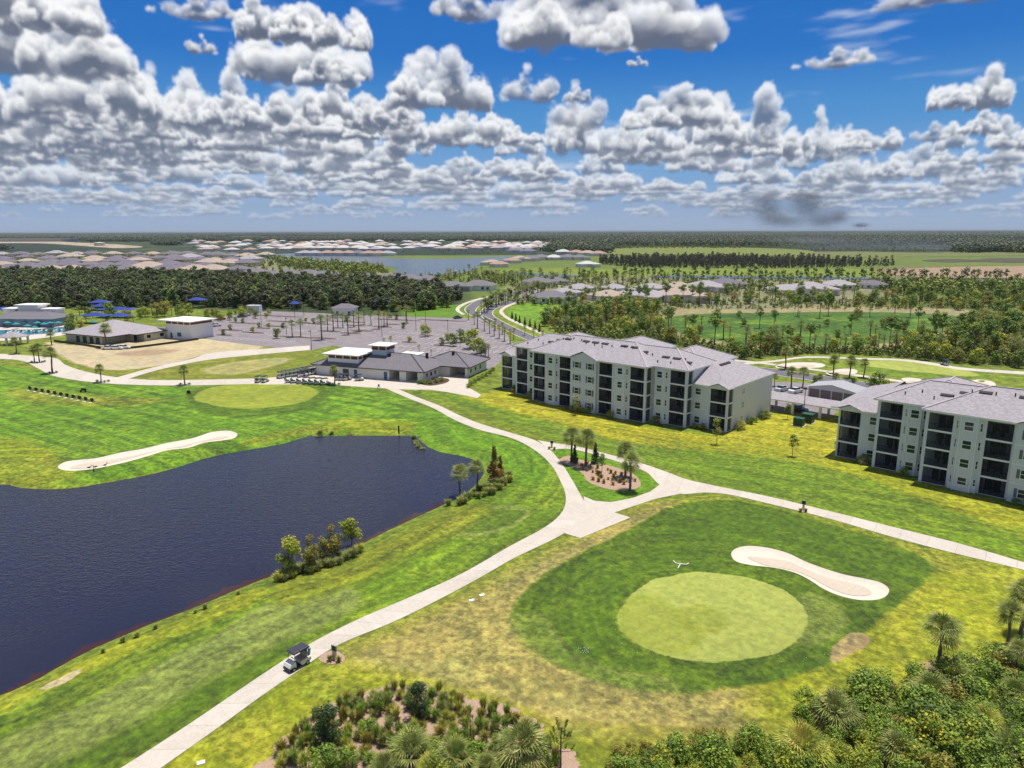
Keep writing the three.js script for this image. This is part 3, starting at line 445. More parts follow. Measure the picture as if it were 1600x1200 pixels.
// bunkers: a sunken bowl of sand with a flat raked floor
function bunker(poly, floorPx, k) {
  const root = new THREE.Group(); root.name = numbered('sand_bunker'); root.userData.kind = 'structure'; scene.add(root);
  const b = bboxOf(poly), st = Math.max(0.5, (b.max.x - b.min.x) / 60), c = poly.reduce((a, p) => a.add(p), new THREE.Vector3()).multiplyScalar(1 / poly.length), depth = (d) => 0.04 - 0.5 * sstep(0, 2.2, d);
  const sh = new THREE.Shape(poly.map((p) => new THREE.Vector2(p.x, -p.z))), pts = [];
  const ring = (k) => poly.map((p, i) => { const a = poly[(i + poly.length - 1) % poly.length], q = poly[(i + 1) % poly.length], t = new THREE.Vector3().subVectors(q, a).normalize(), n = new THREE.Vector3(t.z, 0, -t.x); if (sdf(poly, p.x + n.x * 0.05, p.z + n.z * 0.05) < 0) n.negate(); return p.clone().addScaledVector(n, k); });
  const rings = [0, 0.35, 0.8, 1.3].map((k) => ring(Math.min(k, 1.3))), pos = [], idx = [];
  rings.forEach((R, k) => R.forEach((p) => pos.push(p.x, [0.05, -0.12, -0.3, -0.4][k], p.z)));
  const n = poly.length; for (let k = 0; k < 3; k++) for (let i = 0; i < n; i++) { const a = k * n + i, q = k * n + (i + 1) % n; idx.push(a, q, a + n, q, q + n, a + n); }
  const rim = new THREE.BufferGeometry(); rim.setAttribute('position', new THREE.Float32BufferAttribute(pos, 3)); rim.setAttribute('uv', new THREE.Float32BufferAttribute(pos.flatMap((_, i) => (i % 3 ? [] : [pos[i], pos[i + 2]])), 2)); rim.setIndex(idx); rim.computeVertexNormals();
  part(root, 'sand_face', mergeGeometries([rim.toNonIndexed(), sheetGeo(rings[3], -0.4).toNonIndexed()].map((g) => { g.computeVertexNormals(); return g; })), sandMat);
  const O = [-1.5, -0.4, 0.03].map((d) => ring(d)), lp = [], li = [], lu = []; O.forEach((R, q) => R.forEach((p) => { lp.push(p.x, [0.012, 0.06, 0.07][q], p.z); lu.push(...belts[k].uv(p.x, p.z)); })); for (let q = 0; q < 2; q++) for (let i = 0; i < n; i++) { const a = q * n + i, e = q * n + (i + 1) % n; li.push(a, e, a + n, e, e + n, a + n); }
  const lip = new THREE.BufferGeometry(); lip.setAttribute('position', new THREE.Float32BufferAttribute(lp, 3)); lip.setAttribute('uv', new THREE.Float32BufferAttribute(lu, 2)); lip.setIndex(li); lip.computeVertexNormals(); part(root, 'turf_lip', lip, turf[k]);
  part(root, 'raked_floor', sheetGeo(smooth(P(floorPx, -0.36), 4), -0.36), rakedMat);
  return root;
}
bunker(bunkers.a, [[108, 731], [130, 724], [180, 717], [230, 707], [275, 698], [310, 690], [345, 682], [358, 682], [345, 686], [310, 691], [290, 698], [255, 702], [215, 713], [180, 722], [140, 731]], 0);
bunker(bunkers.b, [[1168, 870], [1200, 872], [1235, 878], [1262, 890], [1295, 903], [1330, 911], [1355, 919], [1362, 927], [1345, 931], [1318, 927], [1290, 915], [1265, 901], [1235, 890], [1195, 883]], 0);
bunker(bunkers.c, [[1225, 573], [1245, 570], [1270, 570], [1275, 572], [1255, 573]], 1);
bunker(bunkers.d, [[1302, 583], [1318, 580], [1330, 580], [1328, 583], [1312, 584]], 1);
bunker(bunkers.e, [[1420, 594], [1430, 593], [1442, 595], [1438, 597], [1424, 596]], 1);
bunker(bunkers.f, [[1525, 599], [1535, 597], [1546, 600], [1543, 603], [1530, 603]], 1);
// concrete cart paths, cast slab by slab
function along(px, n) { const c = new THREE.CatmullRomCurve3(P(px), false, 'centripetal'); return c.getSpacedPoints(n); }
function cartPath(leftPx, rightPx, length, y = 0.05) {
  const root = new THREE.Group(); root.name = numbered('cart_path'); root.userData.kind = 'structure'; scene.add(root);
  const L0 = along(leftPx, 400), R0 = along(rightPx, 400); let len = 0; for (let i = 1; i <= 400; i++) len += L0[i].distanceTo(L0[i - 1]);
  const n = Math.round(len / length), sub = 3;
  for (let k = 0; k < n; k++) {
    const g = 0.012 / length, pts = [], other = [];
    for (let s = 0; s <= sub; s++) { const t = clamp((k + lerp(g, 1 - g, s / sub)) / n) * 400, i = Math.min(399, Math.floor(t)), f = t - i; pts.push(L0[i].clone().lerp(L0[i + 1], f)); other.push(R0[i].clone().lerp(R0[i + 1], f)); }
    struct('slab', sheetGeo([...pts, ...other.reverse()], y, 0.12), concrete[(k * 7 + (k >> 2)) % 4], root);
  }
  return root;
}
cartPath([[170, 1212], [190, 1200], [300, 1129], [400, 1061], [487, 1005], [560, 968], [637, 935], [715, 900], [800, 852], [850, 825], [872, 808], [883, 790], [883, 770], [877, 755], [865, 732], [850, 715], [830, 700], [800, 685], [750, 672], [712, 657], [675, 637], [637, 622], [600, 606]],
  [[235, 1212], [252, 1200], [340, 1138], [400, 1094], [470, 1046], [525, 1010], [617, 971], [690, 935], [755, 900], [800, 874], [882, 833], [903, 812], [914, 790], [905, 770], [892, 747], [876, 722], [858, 702], [835, 688], [800, 677], [750, 662], [720, 650], [687, 634], [650, 620], [620, 607]], 3.4);
cartPath([[858, 703], [885, 701.5], [912, 706], [950, 717], [990, 730], [1010, 738], [1030, 757], [1062, 772], [1100, 770], [1132, 772], [1200, 787], [1300, 812], [1400, 841], [1500, 867], [1600, 891], [1640, 902]],
  [[840, 688], [862, 692], [885, 695], [912, 700], [950, 710], [995, 722], [1037, 736], [1075, 750], [1100, 755.5], [1125, 761], [1200, 776], [1300, 800], [1400, 825], [1500, 850], [1600, 879], [1640, 890]], 3.4, 0.054);
struct('concrete_apron', sheetGeo(P([[903, 812], [914, 793], [912, 776], [930, 783], [955, 785], [990, 778], [1017, 768], [1031, 757], [1062, 772], [1025, 779.5], [960, 801], [985, 809], [907, 841], [882, 833.5]]), 0.046, 0.1), concrete[1]);
struct('concrete_apron', sheetGeo(P([[405, 601], [405, 592], [480, 584], [482, 572], [520, 575], [600, 580], [660, 592], [690, 583], [722, 584], [732, 590], [731, 605], [752, 617], [746, 622], [700, 613], [670, 609], [640, 609], [620, 608], [600, 607], [560, 604.5], [510, 600.5]]), 0.042, 0.1), concrete[0]);
cartPath([[-20, 561], [0, 561], [30, 563], [60, 576], [82, 587], [125, 595], [187, 600.5], [275, 602.5], [405, 600]], [[-20, 553], [0, 553], [50, 556], [87, 560], [102, 570], [135, 581], [185, 590], [250, 594], [405, 591.5]], 9);
cartPath([[200, 592], [250, 577.5], [325, 562.5], [400, 554.5], [484, 547]], [[182, 590], [240, 574], [300, 561], [330, 551.5], [400, 546], [484, 540]], 9, 0.054);
cartPath([[1150, 571], [1210, 566], [1262, 559.5], [1350, 562], [1412, 564.5], [1462, 571.5], [1500, 578], [1640, 588]], [[1150, 568], [1210, 563], [1262, 557], [1350, 559.5], [1412, 561.5], [1462, 567.5], [1500, 574], [1640, 583]], 9);
// roads with kerbs
function road(leftPx, rightPx, mat, kerb = true, y = 0.03) {
  const L0 = along(leftPx, 60), R0 = along(rightPx, 60), root = new THREE.Group(); root.name = numbered('road'); root.userData.kind = 'structure'; scene.add(root);
  struct('carriageway', sheetGeo([...L0, ...[...R0].reverse()], y), mat, root);
  if (kerb) for (const [E, sgn] of [[L0, 1], [R0, -1]]) { const out = E.map((p, i) => { const a = E[Math.max(0, i - 1)], b = E[Math.min(60, i + 1)], t = new THREE.Vector3().subVectors(b, a).normalize(), n = new THREE.Vector3(t.z, 0, -t.x).multiplyScalar(0.45), q = p.clone().add(n); if (q.distanceTo((sgn > 0 ? R0 : L0)[i]) < p.distanceTo((sgn > 0 ? R0 : L0)[i])) q.copy(p).sub(n); return q; }); struct('kerb', sheetGeo([...E, ...out.reverse()], 0.13, 0.13), concrete[2], root); }
  return root;
}
road([[830, 450], [790, 459], [750, 468], [733, 477], [727, 483], [731, 490], [745, 497], [760, 504]], [[840, 453], [800, 463], [765, 471], [748, 479], [743, 484], [745, 489], [757, 495], [772, 502]], asphaltNew);
road([[842, 455], [812, 466], [780, 473], [760, 480], [752, 487], [753, 494], [764, 503], [790, 516], [830, 533], [900, 548], [1000, 562], [1100, 574], [1200, 585], [1300, 600], [1400, 616], [1640, 650]], [[856, 458], [830, 469], [797, 476], [776, 482], [769, 488], [771, 494], [785, 503], [812, 516], [850, 531], [910, 543], [1000, 555], [1100, 566], [1200, 576], [1300, 590], [1400, 606], [1640, 640]], asphaltNew);
for (const [l, rr] of [[[[812, 470], [790, 478], [780, 486], [788, 496], [812, 508], [850, 524], [900, 537], [1000, 549], [1100, 560], [1200, 570], [1330, 587], [1640, 630]], [[816, 471.5], [795, 479], [786, 486], [794, 495.5], [818, 507], [856, 522.5], [900, 534.5], [1000, 546.5], [1100, 557.5], [1200, 567.5], [1330, 584], [1640, 626]]], [[[770, 461], [735, 470], [716, 478], [712, 485], [722, 492]], [[776, 462.5], [740, 471], [722, 479], [718, 485], [727, 491]]]]) { const m = cartPath(l, rr, 12, 0.06); m.name = numbered('sidewalk'); }
// parking lot asphalt, painted bays, planted islands
struct('parking_lot', sheetGeo(P([[296, 520], [310, 512], [330, 498], [380, 490], [420, 486], [640, 495], [720, 497], [745, 497], [760, 505], [790, 520], [806, 545], [786, 560], [770, 577], [724, 575], [640, 560], [560, 548], [520, 540], [484, 548], [400, 540], [330, 531]]), 0.02), asphalt);
struct('parking_lot', sheetGeo(P([[1195, 640], [1195, 596], [1260, 598], [1330, 612], [1300, 652], [1240, 648]]), 0.024), asphalt);
struct('garden_bed', sheetGeo(smooth(P([[872, 721], [888, 712], [905, 718], [925, 722], [950, 727], [985, 738], [1000, 752], [1000, 760], [985, 766], [960, 766], [935, 760], [918, 752], [912, 742], [903, 735], [890, 728]]), 4), 0.024), mulchMat);
const ragged = (pts, a, f = 2) => pts.map((p, i) => { const q = pts[(i + 1) % pts.length].clone().sub(p).normalize(), k = (n2(p.x * f, p.z * f) - 0.5) * 2 * a + (n2(p.x * f * 3, p.z * f * 3 + 9) - 0.5) * a; return new THREE.Vector3(p.x + q.z * k, p.y, p.z - q.x * k); });
struct('garden_bed', sheetGeo(ragged(smooth(P([[400, 1215], [430, 1170], [470, 1130], [520, 1100], [570, 1082], [620, 1072], [680, 1076], [740, 1090], [790, 1105], [840, 1130], [862, 1160], [900, 1180], [905, 1215]]), 26), 0.45), 0.024), mulchMat);
struct('garden_bed', sheetGeo(smooth(P([[498, 1030], [508, 1020], [526, 1018], [538, 1026], [536, 1035], [518, 1038]]), 4), 0.02), mulchMat);
struct('garden_bed', sheetGeo(smooth(P([[652, 598], [675, 590], [700, 592], [698, 598], [672, 603]]), 4), 0.05), darkMulch);
// ---------------------------------------------------------------- foliage kit
console.log('foliage');
const hOf = (by, ty) => (42 * (by - ty)) / (by - 359);
class Leafy {
  constructor() { this.p = []; this.c = []; }
  tri(a, b, c, k) { this.p.push(...a, ...b, ...c); for (let i = 0; i < 3; i++) this.c.push(k[0], k[1], k[2]); }
  quad(a, b, c, d, k) { this.tri(a, b, c, k); this.tri(a, c, d, k); }
  geo() { const g = new THREE.BufferGeometry(); g.setAttribute('position', new THREE.Float32BufferAttribute(this.p, 3)); g.setAttribute('color', new THREE.Float32BufferAttribute(this.c, 3)); g.computeVertexNormals(); return g; }
}
const pal = (...list) => list.map(linC);
const PAL = {
  oak: pal([80, 108, 29], [102, 129, 33], [69, 92, 27], [124, 144, 39], [142, 156, 45]),
  olive: pal([130, 132, 35], [158, 152, 41], [107, 115, 31], [176, 161, 45], [147, 121, 41]),
  lush: pal([112, 139, 26], [134, 159, 32], [92, 119, 24], [155, 175, 42], [116, 146, 34]),
  yellow: pal([156, 164, 33], [184, 184, 37], [128, 148, 31], [203, 192, 45], [111, 136, 31]),
  dark: pal([52, 78, 28], [65, 92, 30], [44, 66, 23], [80, 105, 37], [92, 111, 39]),
  rust: pal([137, 102, 37], [160, 118, 43], [114, 99, 35], [100, 108, 33], [174, 126, 45]),
  pine: pal([94, 125, 37], [113, 145, 41], [78, 110, 33], [135, 160, 47], [155, 166, 53]),
  wood: pal([55, 76, 22], [70, 90, 27], [45, 65, 20], [84, 100, 31], [96, 96, 35]),
  cypress: pal([55, 55, 35], [67, 65, 41], [47, 50, 31], [74, 70, 47], [60, 67, 35]),
  frond: pal([112, 126, 44], [134, 146, 60], [94, 112, 36], [156, 160, 78], [172, 168, 96]),
  blade: pal([139, 153, 39], [166, 172, 50], [116, 132, 35], [188, 183, 64], [201, 185, 80]),
  straw: pal([186, 146, 67], [164, 125, 59], [203, 168, 86], [144, 120, 49]),
};
function crown(seed, clumps, n, size, colors, shell = 0.55) {  // leaves spread through uneven clumps
  const r = rng(seed), L = new Leafy(), tot = clumps.reduce((s, c) => s + c[3] * c[3], 0);
  for (const c of clumps) {
    const m = Math.max(3, Math.round((n * c[3] * c[3]) / tot)), tint = colors[(r() * colors.length) | 0];
    for (let i = 0; i < m; i++) {
      const z = r() * 2 - 1, a = r() * Math.PI * 2, s = Math.sqrt(1 - z * z), rad = c[3] * (shell + (1 - shell) * Math.pow(r(), 0.5)) * (0.85 + 0.3 * r());
      const d = [s * Math.cos(a), z, s * Math.sin(a)], o = [c[0] + d[0] * rad, c[1] + d[1] * rad * (c[4] || 0.8), c[2] + d[2] * rad];
      const t = [r() - 0.5, r() - 0.5, r() - 0.5], tl = Math.hypot(...t) || 1, nrm = [d[0] * 0.6 + r() - 0.5, d[1] * 0.6 + r() - 0.2, d[2] * 0.6 + r() - 0.5];
      let u = [t[1] * nrm[2] - t[2] * nrm[1], t[2] * nrm[0] - t[0] * nrm[2], t[0] * nrm[1] - t[1] * nrm[0]]; const ul = Math.hypot(...u) || 1; u = u.map((q) => q / ul);
      let v = [nrm[1] * u[2] - nrm[2] * u[1], nrm[2] * u[0] - nrm[0] * u[2], nrm[0] * u[1] - nrm[1] * u[0]]; const vl = Math.hypot(...v) || 1; v = v.map((q) => q / vl);
      const w = size * (0.6 + 0.8 * r()), h = w * (0.55 + 0.4 * r()), k0 = r() < 0.6 ? tint : colors[(r() * colors.length) | 0], br = 0.8 + 0.4 * r(), k = [k0[0] * br, k0[1] * br, k0[2] * br];
      const pt = (x, y) => [o[0] + u[0] * x + v[0] * y, o[1] + u[1] * x + v[1] * y, o[2] + u[2] * x + v[2] * y];
      L.quad(pt(-w / 2, 0), pt(0, -h / 2), pt(w / 2, 0), pt(0, h / 2), k);
    }
  }
  return L.geo();
}
function clumpsRound(seed, n, rx, y0, y1, rad) { const r = rng(seed), o = []; for (let i = 0; i < n; i++) { const a = r() * 6.28, q = Math.sqrt(r()), t = r(), e = Math.sin(Math.PI * (0.15 + 0.75 * t)); o.push([Math.cos(a) * q * rx * e, lerp(y0, y1, t), Math.sin(a) * q * rx * e, rad * (0.7 + 0.6 * r())]); } return o; }
function limbs(seed, trunkH, top, r0, branches, spread) {   // a tapered trunk that forks
  const r = rng(seed), gs = [], limb = (a, b, ra, rb) => { const d = new THREE.Vector3().subVectors(b, a), g = new THREE.CylinderGeometry(rb, ra, d.length(), 6, 1); g.translate(0, d.length() / 2, 0); g.applyQuaternion(new THREE.Quaternion().setFromUnitVectors(new THREE.Vector3(0, 1, 0), d.clone().normalize())); g.translate(a.x, a.y, a.z); gs.push(g); };
  const o = new THREE.Vector3(0, -0.15, 0), f = new THREE.Vector3((r() - 0.5) * 0.2, trunkH, (r() - 0.5) * 0.2); limb(o, f, r0, r0 * 0.7);
  for (let i = 0; i < branches; i++) { const a = (i / branches) * 6.28 + r(), e = new THREE.Vector3(Math.cos(a) * spread * (0.4 + 0.6 * r()), lerp(trunkH, top, 0.45 + 0.5 * r()), Math.sin(a) * spread * (0.4 + 0.6 * r())); limb(f, e, r0 * 0.5, r0 * 0.16); }
  return mergeGeometries(gs);
}
const bark = std([96, 82, 70], 0.95), palmBark = new THREE.MeshStandardMaterial({ map: speckle(61, [84, 72, 60], [132, 116, 100], 1.2, 0.5), roughness: 0.95 }), paleBark = std([128, 116, 100], 0.95);
const leafMat = new THREE.MeshPhysicalMaterial({ vertexColors: true, roughness: 0.8, transmission: 0.28, thickness: 0, side: THREE.DoubleSide });
function palmCrown(seed, y, R, nf, blades, colors, spiky = 1) {
  const r = rng(seed), L = new Leafy();
  for (let i = 0; i < nf; i++) {
    const a = r() * 6.283, t = i / nf, el = lerp(1.35, -0.75, Math.pow(t, 0.9)) + (r() - 0.5) * 0.25, pet = R * (0.3 + 0.25 * r()), ca = Math.cos(a), sa = Math.sin(a);
    const dir = new THREE.Vector3(ca * Math.cos(el), Math.sin(el), sa * Math.cos(el)), side = new THREE.Vector3(-sa, 0, ca), upv = new THREE.Vector3().crossVectors(side, dir).normalize(); if (upv.y < 0) upv.negate();
    const base = new THREE.Vector3(0, y, 0).addScaledVector(dir, pet), set = t > 0.86 && r() < 0.6 ? PAL.straw : colors, k0 = set[(r() * set.length) | 0], br = 0.8 + 0.45 * r(), k = k0.map((q) => q * br);
    const w = 0.018 * R + 0.012, A = new THREE.Vector3(0, y, 0); L.quad(A.clone().addScaledVector(side, w).toArray(), A.clone().addScaledVector(side, -w).toArray(), base.clone().addScaledVector(side, -w).toArray(), base.clone().addScaledVector(side, w).toArray(), k);
    for (let b = 0; b < blades; b++) {
      const s = (b / (blades - 1) - 0.5) * 2.5, len = R * (0.86 - 0.14 * Math.abs(s)) * (0.85 + 0.3 * r()), bd = dir.clone().multiplyScalar(Math.cos(s)).addScaledVector(side, Math.sin(s)).addScaledVector(upv, 0.12).normalize();
      const m = base.clone().addScaledVector(bd, len * 0.55), e = base.clone().addScaledVector(bd, len); e.y -= len * 0.3 * spiky * (0.6 + 0.8 * r());
      const n = new THREE.Vector3().crossVectors(bd, upv).normalize().multiplyScalar(R * 0.02);
      L.tri(base.toArray(), m.clone().add(n).toArray(), m.clone().sub(n).toArray(), k); L.tri(m.clone().add(n).toArray(), e.toArray(), m.clone().sub(n).toArray(), k.map((q) => q * 1.12));
    }
  }
  return L.geo();
}
function palmTrunk(h, r0, bend, seed) {
  const r = rng(seed), pts = [], rad = [], n = 9; const g = new THREE.CylinderGeometry(r0 * 0.8, r0 * 1.15, h + 0.2, 8, n); g.translate(0, h / 2 - 0.1, 0);
  const p = g.attributes.position; for (let i = 0; i < p.count; i++) { const t = clamp(p.getY(i) / h), k = 1 + 0.12 * Math.sin(t * 40) + (t > 0.75 ? (t - 0.75) * 1.2 : 0); p.setX(i, p.getX(i) * k + bend * t * t); p.setZ(i, p.getZ(i) * k + bend * 0.4 * Math.sin(t * 3)); } g.computeVertexNormals(); return g;
}
function grassTuft(seed, n, h, spread, colors) {
  const r = rng(seed), L = new Leafy();
  for (let i = 0; i < n; i++) {
    const a = r() * 6.28, s = spread * Math.sqrt(r()), hh = h * (0.6 + 0.5 * r()), w = 0.022 * (0.7 + r()), ca = Math.cos(a), sa = Math.sin(a), k0 = colors[(r() * colors.length) | 0], br = 0.75 + 0.5 * r(), k = k0.map((q) => q * br);
    const b = [ca * s * 0.3, -0.03, sa * s * 0.3], m = [ca * s * 0.65, hh * 0.7, sa * s * 0.65], e = [ca * s * 1.25, hh * (0.85 + 0.2 * r()), sa * s * 1.25];
    L.quad([b[0] - sa * w, b[1], b[2] + ca * w], [b[0] + sa * w, b[1], b[2] - ca * w], [m[0] + sa * w, m[1], m[2] - ca * w], [m[0] - sa * w, m[1], m[2] + ca * w], k);
    L.tri([m[0] - sa * w, m[1], m[2] + ca * w], [m[0] + sa * w, m[1], m[2] - ca * w], e, k);
  }
  return L.geo();
}
// kinds: each has variants of unit reference height; a plant is a trunk and a crown
const kinds = {};
function kind(name, ref, variants) { kinds[name] = { ref, variants }; }
kind('fan_palm', 6, [0, 1, 2].map((i) => [palmTrunk(4.5, 0.17, [0.15, -0.25, 0.4][i], i), palmBark, palmCrown(11 + i, 4.55, 1.65, 62, 12, PAL.frond)]));
kind('small_palm', 6, [0, 1, 2].map((i) => [palmTrunk(4.7, 0.16, [0.2, -0.2, 0.05][i], i), palmBark, palmCrown(31 + i, 4.75, 1.6, 40, 8, i < 2 ? PAL.frond : PAL.oak)]));
kind('low_palm', 2.2, [0, 1, 2].map((i) => [palmTrunk(0.75, 0.16, 0.05, i), palmBark, palmCrown(51 + i, 0.85, 1.4, 54, 13, i === 1 ? PAL.blade : PAL.frond, 0.8)]));
kind('shade_tree', 6, [0, 1, 2].map((i) => [limbs(5 + i, 1.7, 4.6, 0.13, 7, 1.5), bark, crown(21 + i, clumpsRound(3 + i, 26, 1.75, 1.7, 5.5, 0.7), 2600, 0.27, PAL.yellow)]));
kind('olive_tree', 6, [0, 1].map((i) => [limbs(8 + i, 1.5, 4.8, 0.11, 7, 1.1), bark, crown(25 + i, clumpsRound(13 + i, 22, 1.25, 1.5, 5.5, 0.62), 1700, 0.25, PAL.olive)]));
kind('cone_tree', 5, [0, 1].map((i) => { const r = rng(70 + i), cl = []; for (let k = 0; k < 22; k++) { const t = k / 21, a = r() * 6.28, q = (1 - t) * 0.75 * Math.sqrt(r()); cl.push([Math.cos(a) * q, 0.5 + t * 4.1, Math.sin(a) * q, 0.62 * (1 - t * 0.6)]); } return [limbs(40 + i, 1, 4.4, 0.1, 4, 0.4), bark, crown(71 + i, cl, 2200, 0.2, i ? PAL.rust : PAL.dark)]; }));
kind('dark_tree', 6, [0, 1].map((i) => [limbs(50 + i, 1.2, 5, 0.12, 7, 1), bark, crown(81 + i, clumpsRound(83 + i, 34, 1.3, 0.5, 5.5, 0.66), 3800, 0.2, PAL.dark)]));
kind('young_tree', 4, [0, 1].map((i) => [limbs(60 + i, 1.5, 3.6, 0.05, 6, 0.6), paleBark, crown(91 + i, clumpsRound(93 + i, 14, 0.7, 1.4, 3.7, 0.34), i ? 420 : 620, 0.16, i ? PAL.blade : PAL.oak)]));
kind('young_pine', 5, [0, 1].map((i) => {
  const r = rng(100 + i), gs = [], L = new Leafy(), limb = (a, b, ra) => { const d = b.clone().sub(a), g = new THREE.CylinderGeometry(ra * 0.5, ra, d.length(), 5, 1); g.translate(0, d.length() / 2, 0); g.applyQuaternion(new THREE.Quaternion().setFromUnitVectors(new THREE.Vector3(0, 1, 0), d.clone().normalize())); g.translate(a.x, a.y, a.z); gs.push(g); };
  limb(new THREE.Vector3(0, -0.1, 0), new THREE.Vector3(0.05, 4.1, 0), 0.09);
  for (let k = 0; k < 16; k++) {
    const y = 1.3 + (k / 16) * 2.7, a = k * 2.4, s = 1.25 * (1 - k / 26), A = new THREE.Vector3(0.03, y, 0), M = new THREE.Vector3(Math.cos(a) * s * 0.75, y + 0.25, Math.sin(a) * s * 0.75), E = new THREE.Vector3(Math.cos(a) * s, y + 0.95, Math.sin(a) * s); limb(A, M, 0.035); limb(M, E, 0.022);
    for (let j = 0; j < 46; j++) { const t = r(), c = M.clone().lerp(E, 0.2 + t * 0.9), b = r() * 6.28, q = 0.2, e = [c.x + Math.cos(b) * q, c.y + 0.16, c.z + Math.sin(b) * q], k0 = PAL.pine[(r() * 5) | 0], w = 0.02; L.tri([c.x - w, c.y, c.z], [c.x + w, c.y, c.z + w], e, k0.map((v) => v * (0.8 + 0.5 * r()))); L.tri([c.x, c.y - w, c.z - w], [c.x, c.y + w, c.z], e, k0); }
  }
  return [mergeGeometries(gs), bark, L.geo()];
}));
kind('shrub', 1.8, [0, 1, 2, 3, 4].map((i) => [limbs(120 + i, 0.35, 1.3, 0.05, 6, 0.6), bark, crown(121 + i, clumpsRound(131 + i, 20, 0.95, 0.35, 1.5, 0.4), 1300, 0.13, [PAL.lush, PAL.yellow, PAL.oak, PAL.lush, PAL.olive][i])]));
kind('pine', 13, [0, 1, 2].map((i) => [limbs(140 + i, 8.2, 12, 0.2, 6, 1.5), bark, crown(141 + i, clumpsRound(151 + i, 15, 2.1, 7.6, 12.2, 1.05), 700, 0.55, PAL.pine, 0.4)]));
kind('bushy_tree', 7, [0, 1, 2, 3].map((i) => [limbs(160 + i, 1.6, 5.6, 0.16, 6, 1.9), bark, crown(161 + i, clumpsRound(171 + i, 22, 2.5, 1.4, 6.2, 1.1), 900, 0.5, [PAL.oak, PAL.yellow, PAL.olive, PAL.lush][i])]));
kind('cabbage_palm', 7, [0, 1, 2].map((i) => [palmTrunk(5.6, 0.2, 0.25 - i * 0.2, i), palmBark, palmCrown(181 + i, 5.6, 1.75, 50, 7, [PAL.frond, PAL.olive, PAL.oak][i])]));
kind('street_tree', 5, [0, 1].map((i) => [limbs(190 + i, 1.5, 4.2, 0.1, 4, 0.9), bark, crown(191 + i, clumpsRound(193 + i, 10, 1.1, 1.7, 4.5, 0.6), 160, 0.5, i ? PAL.oak : PAL.dark)]));
const rv = rng(4242);
function plant(k, pos, h, label, category, group, v, turn, name) {
  const K = kinds[k], i = v ?? (rv() * K.variants.length) | 0, [tg, tm, cg] = K.variants[i % K.variants.length], o = thing(name || k, label, category, pos, turn ?? rv() * 6.28, group);
  o.scale.setScalar(h / K.ref); if (tg) part(o, 'trunk', tg, tm); part(o, 'crown', cg, leafMat); return o;
}
const plantPx = (k, bx, by, ty, label, cat, group, v, turn, name) => plant(k, at(bx, by), hOf(by, ty), label, cat, group, v, turn, name);
// ---------------------------------------------------------------- apartment buildings
console.log('apartments');
const bx = (x0, x1, y0, y1, z0, z1) => { const g = new THREE.BoxGeometry(x1 - x0, y1 - y0, z1 - z0); g.translate((x0 + x1) / 2, (y0 + y1) / 2, (z0 + z1) / 2); return g; };
const mg = (list) => mergeGeometries(list.map((g) => { const q = g.index ? g.toNonIndexed() : g.clone(); for (const n of Object.keys(q.attributes)) if (!['position', 'normal', 'uv'].includes(n)) q.deleteAttribute(n); return q; }));
function boxUV(g, s = 1) { const p = g.attributes.position, n = g.attributes.normal, uv = g.attributes.uv; for (let i = 0; i < p.count; i++) { const ax = Math.abs(n.getX(i)), ay = Math.abs(n.getY(i)); uv.setXY(i, (ax > 0.5 ? p.getZ(i) : p.getX(i)) / s, (ay > 0.7 ? p.getZ(i) : p.getY(i)) / s); } return g; }
function faces(polys) {                                  // flat polygons with uv along the eave and up the slope
  const pos = [], uv = [], nor = [];
  for (const P0 of polys) {
    const v = P0.map((p) => new THREE.Vector3(...p)), n = new THREE.Vector3().subVectors(v[1], v[0]).cross(new THREE.Vector3().subVectors(v[2], v[0])).normalize(); if (n.y < -0.01) { v.reverse(); n.negate(); }
    const u = new THREE.Vector3(n.z, 0, -n.x); if (u.length() < 0.01) u.set(1, 0, 0); u.normalize(); const w = new THREE.Vector3().crossVectors(n, u);
    for (let i = 1; i < v.length - 1; i++) for (const q of [v[0], v[i], v[i + 1]]) { pos.push(q.x, q.y, q.z); nor.push(n.x, n.y, n.z); uv.push(q.dot(u), q.dot(w)); }
  }
  const g = new THREE.BufferGeometry(); g.setAttribute('position', new THREE.Float32BufferAttribute(pos, 3)); g.setAttribute('normal', new THREE.Float32BufferAttribute(nor, 3)); g.setAttribute('uv', new THREE.Float32BufferAttribute(uv, 2)); return g;
}
function hip(x0, x1, z0, z1, y, pitch, fascia = 0.26) {   // [slopes, fascia and soffit]
  const w = x1 - x0, d = z1 - z0, a = Math.min(w, d) / 2, h = a * pitch, zc = (z0 + z1) / 2, xc = (x0 + x1) / 2;
  const A = [x0, y, z1], B = [x1, y, z1], C = [x1, y, z0], D = [x0, y, z0], E = w >= d ? [x0 + a, y + h, zc] : [xc, y + h, z1 - a], F = w >= d ? [x1 - a, y + h, zc] : [xc, y + h, z0 + a];
  const S = w >= d ? [[A, B, F, E], [B, C, F], [C, D, E, F], [D, A, E]] : [[A, B, E], [B, C, F, E], [C, D, F], [D, A, E, F]];
  const cap = (p, q, w = 0.16) => { const a = new THREE.Vector3(...p), b = new THREE.Vector3(...q), d = b.clone().sub(a), l = d.length(), g = new THREE.BoxGeometry(w * 2, 0.1, l); g.lookAt(d); g.translate((a.x + b.x) / 2, (a.y + b.y) / 2 + 0.03, (a.z + b.z) / 2); return g; };
  const caps = mg([[E, F], [A, E], [B, w >= d ? F : E], [C, F], [D, w >= d ? E : F]].filter(([p, q]) => Math.hypot(p[0] - q[0], p[2] - q[2]) > 0.2).map(([p, q]) => cap(p, q)));
  return [faces(S), bx(x0 + 0.02, x1 - 0.02, y - fascia, y - 0.01, z0 + 0.02, z1 - 0.02), caps];
}
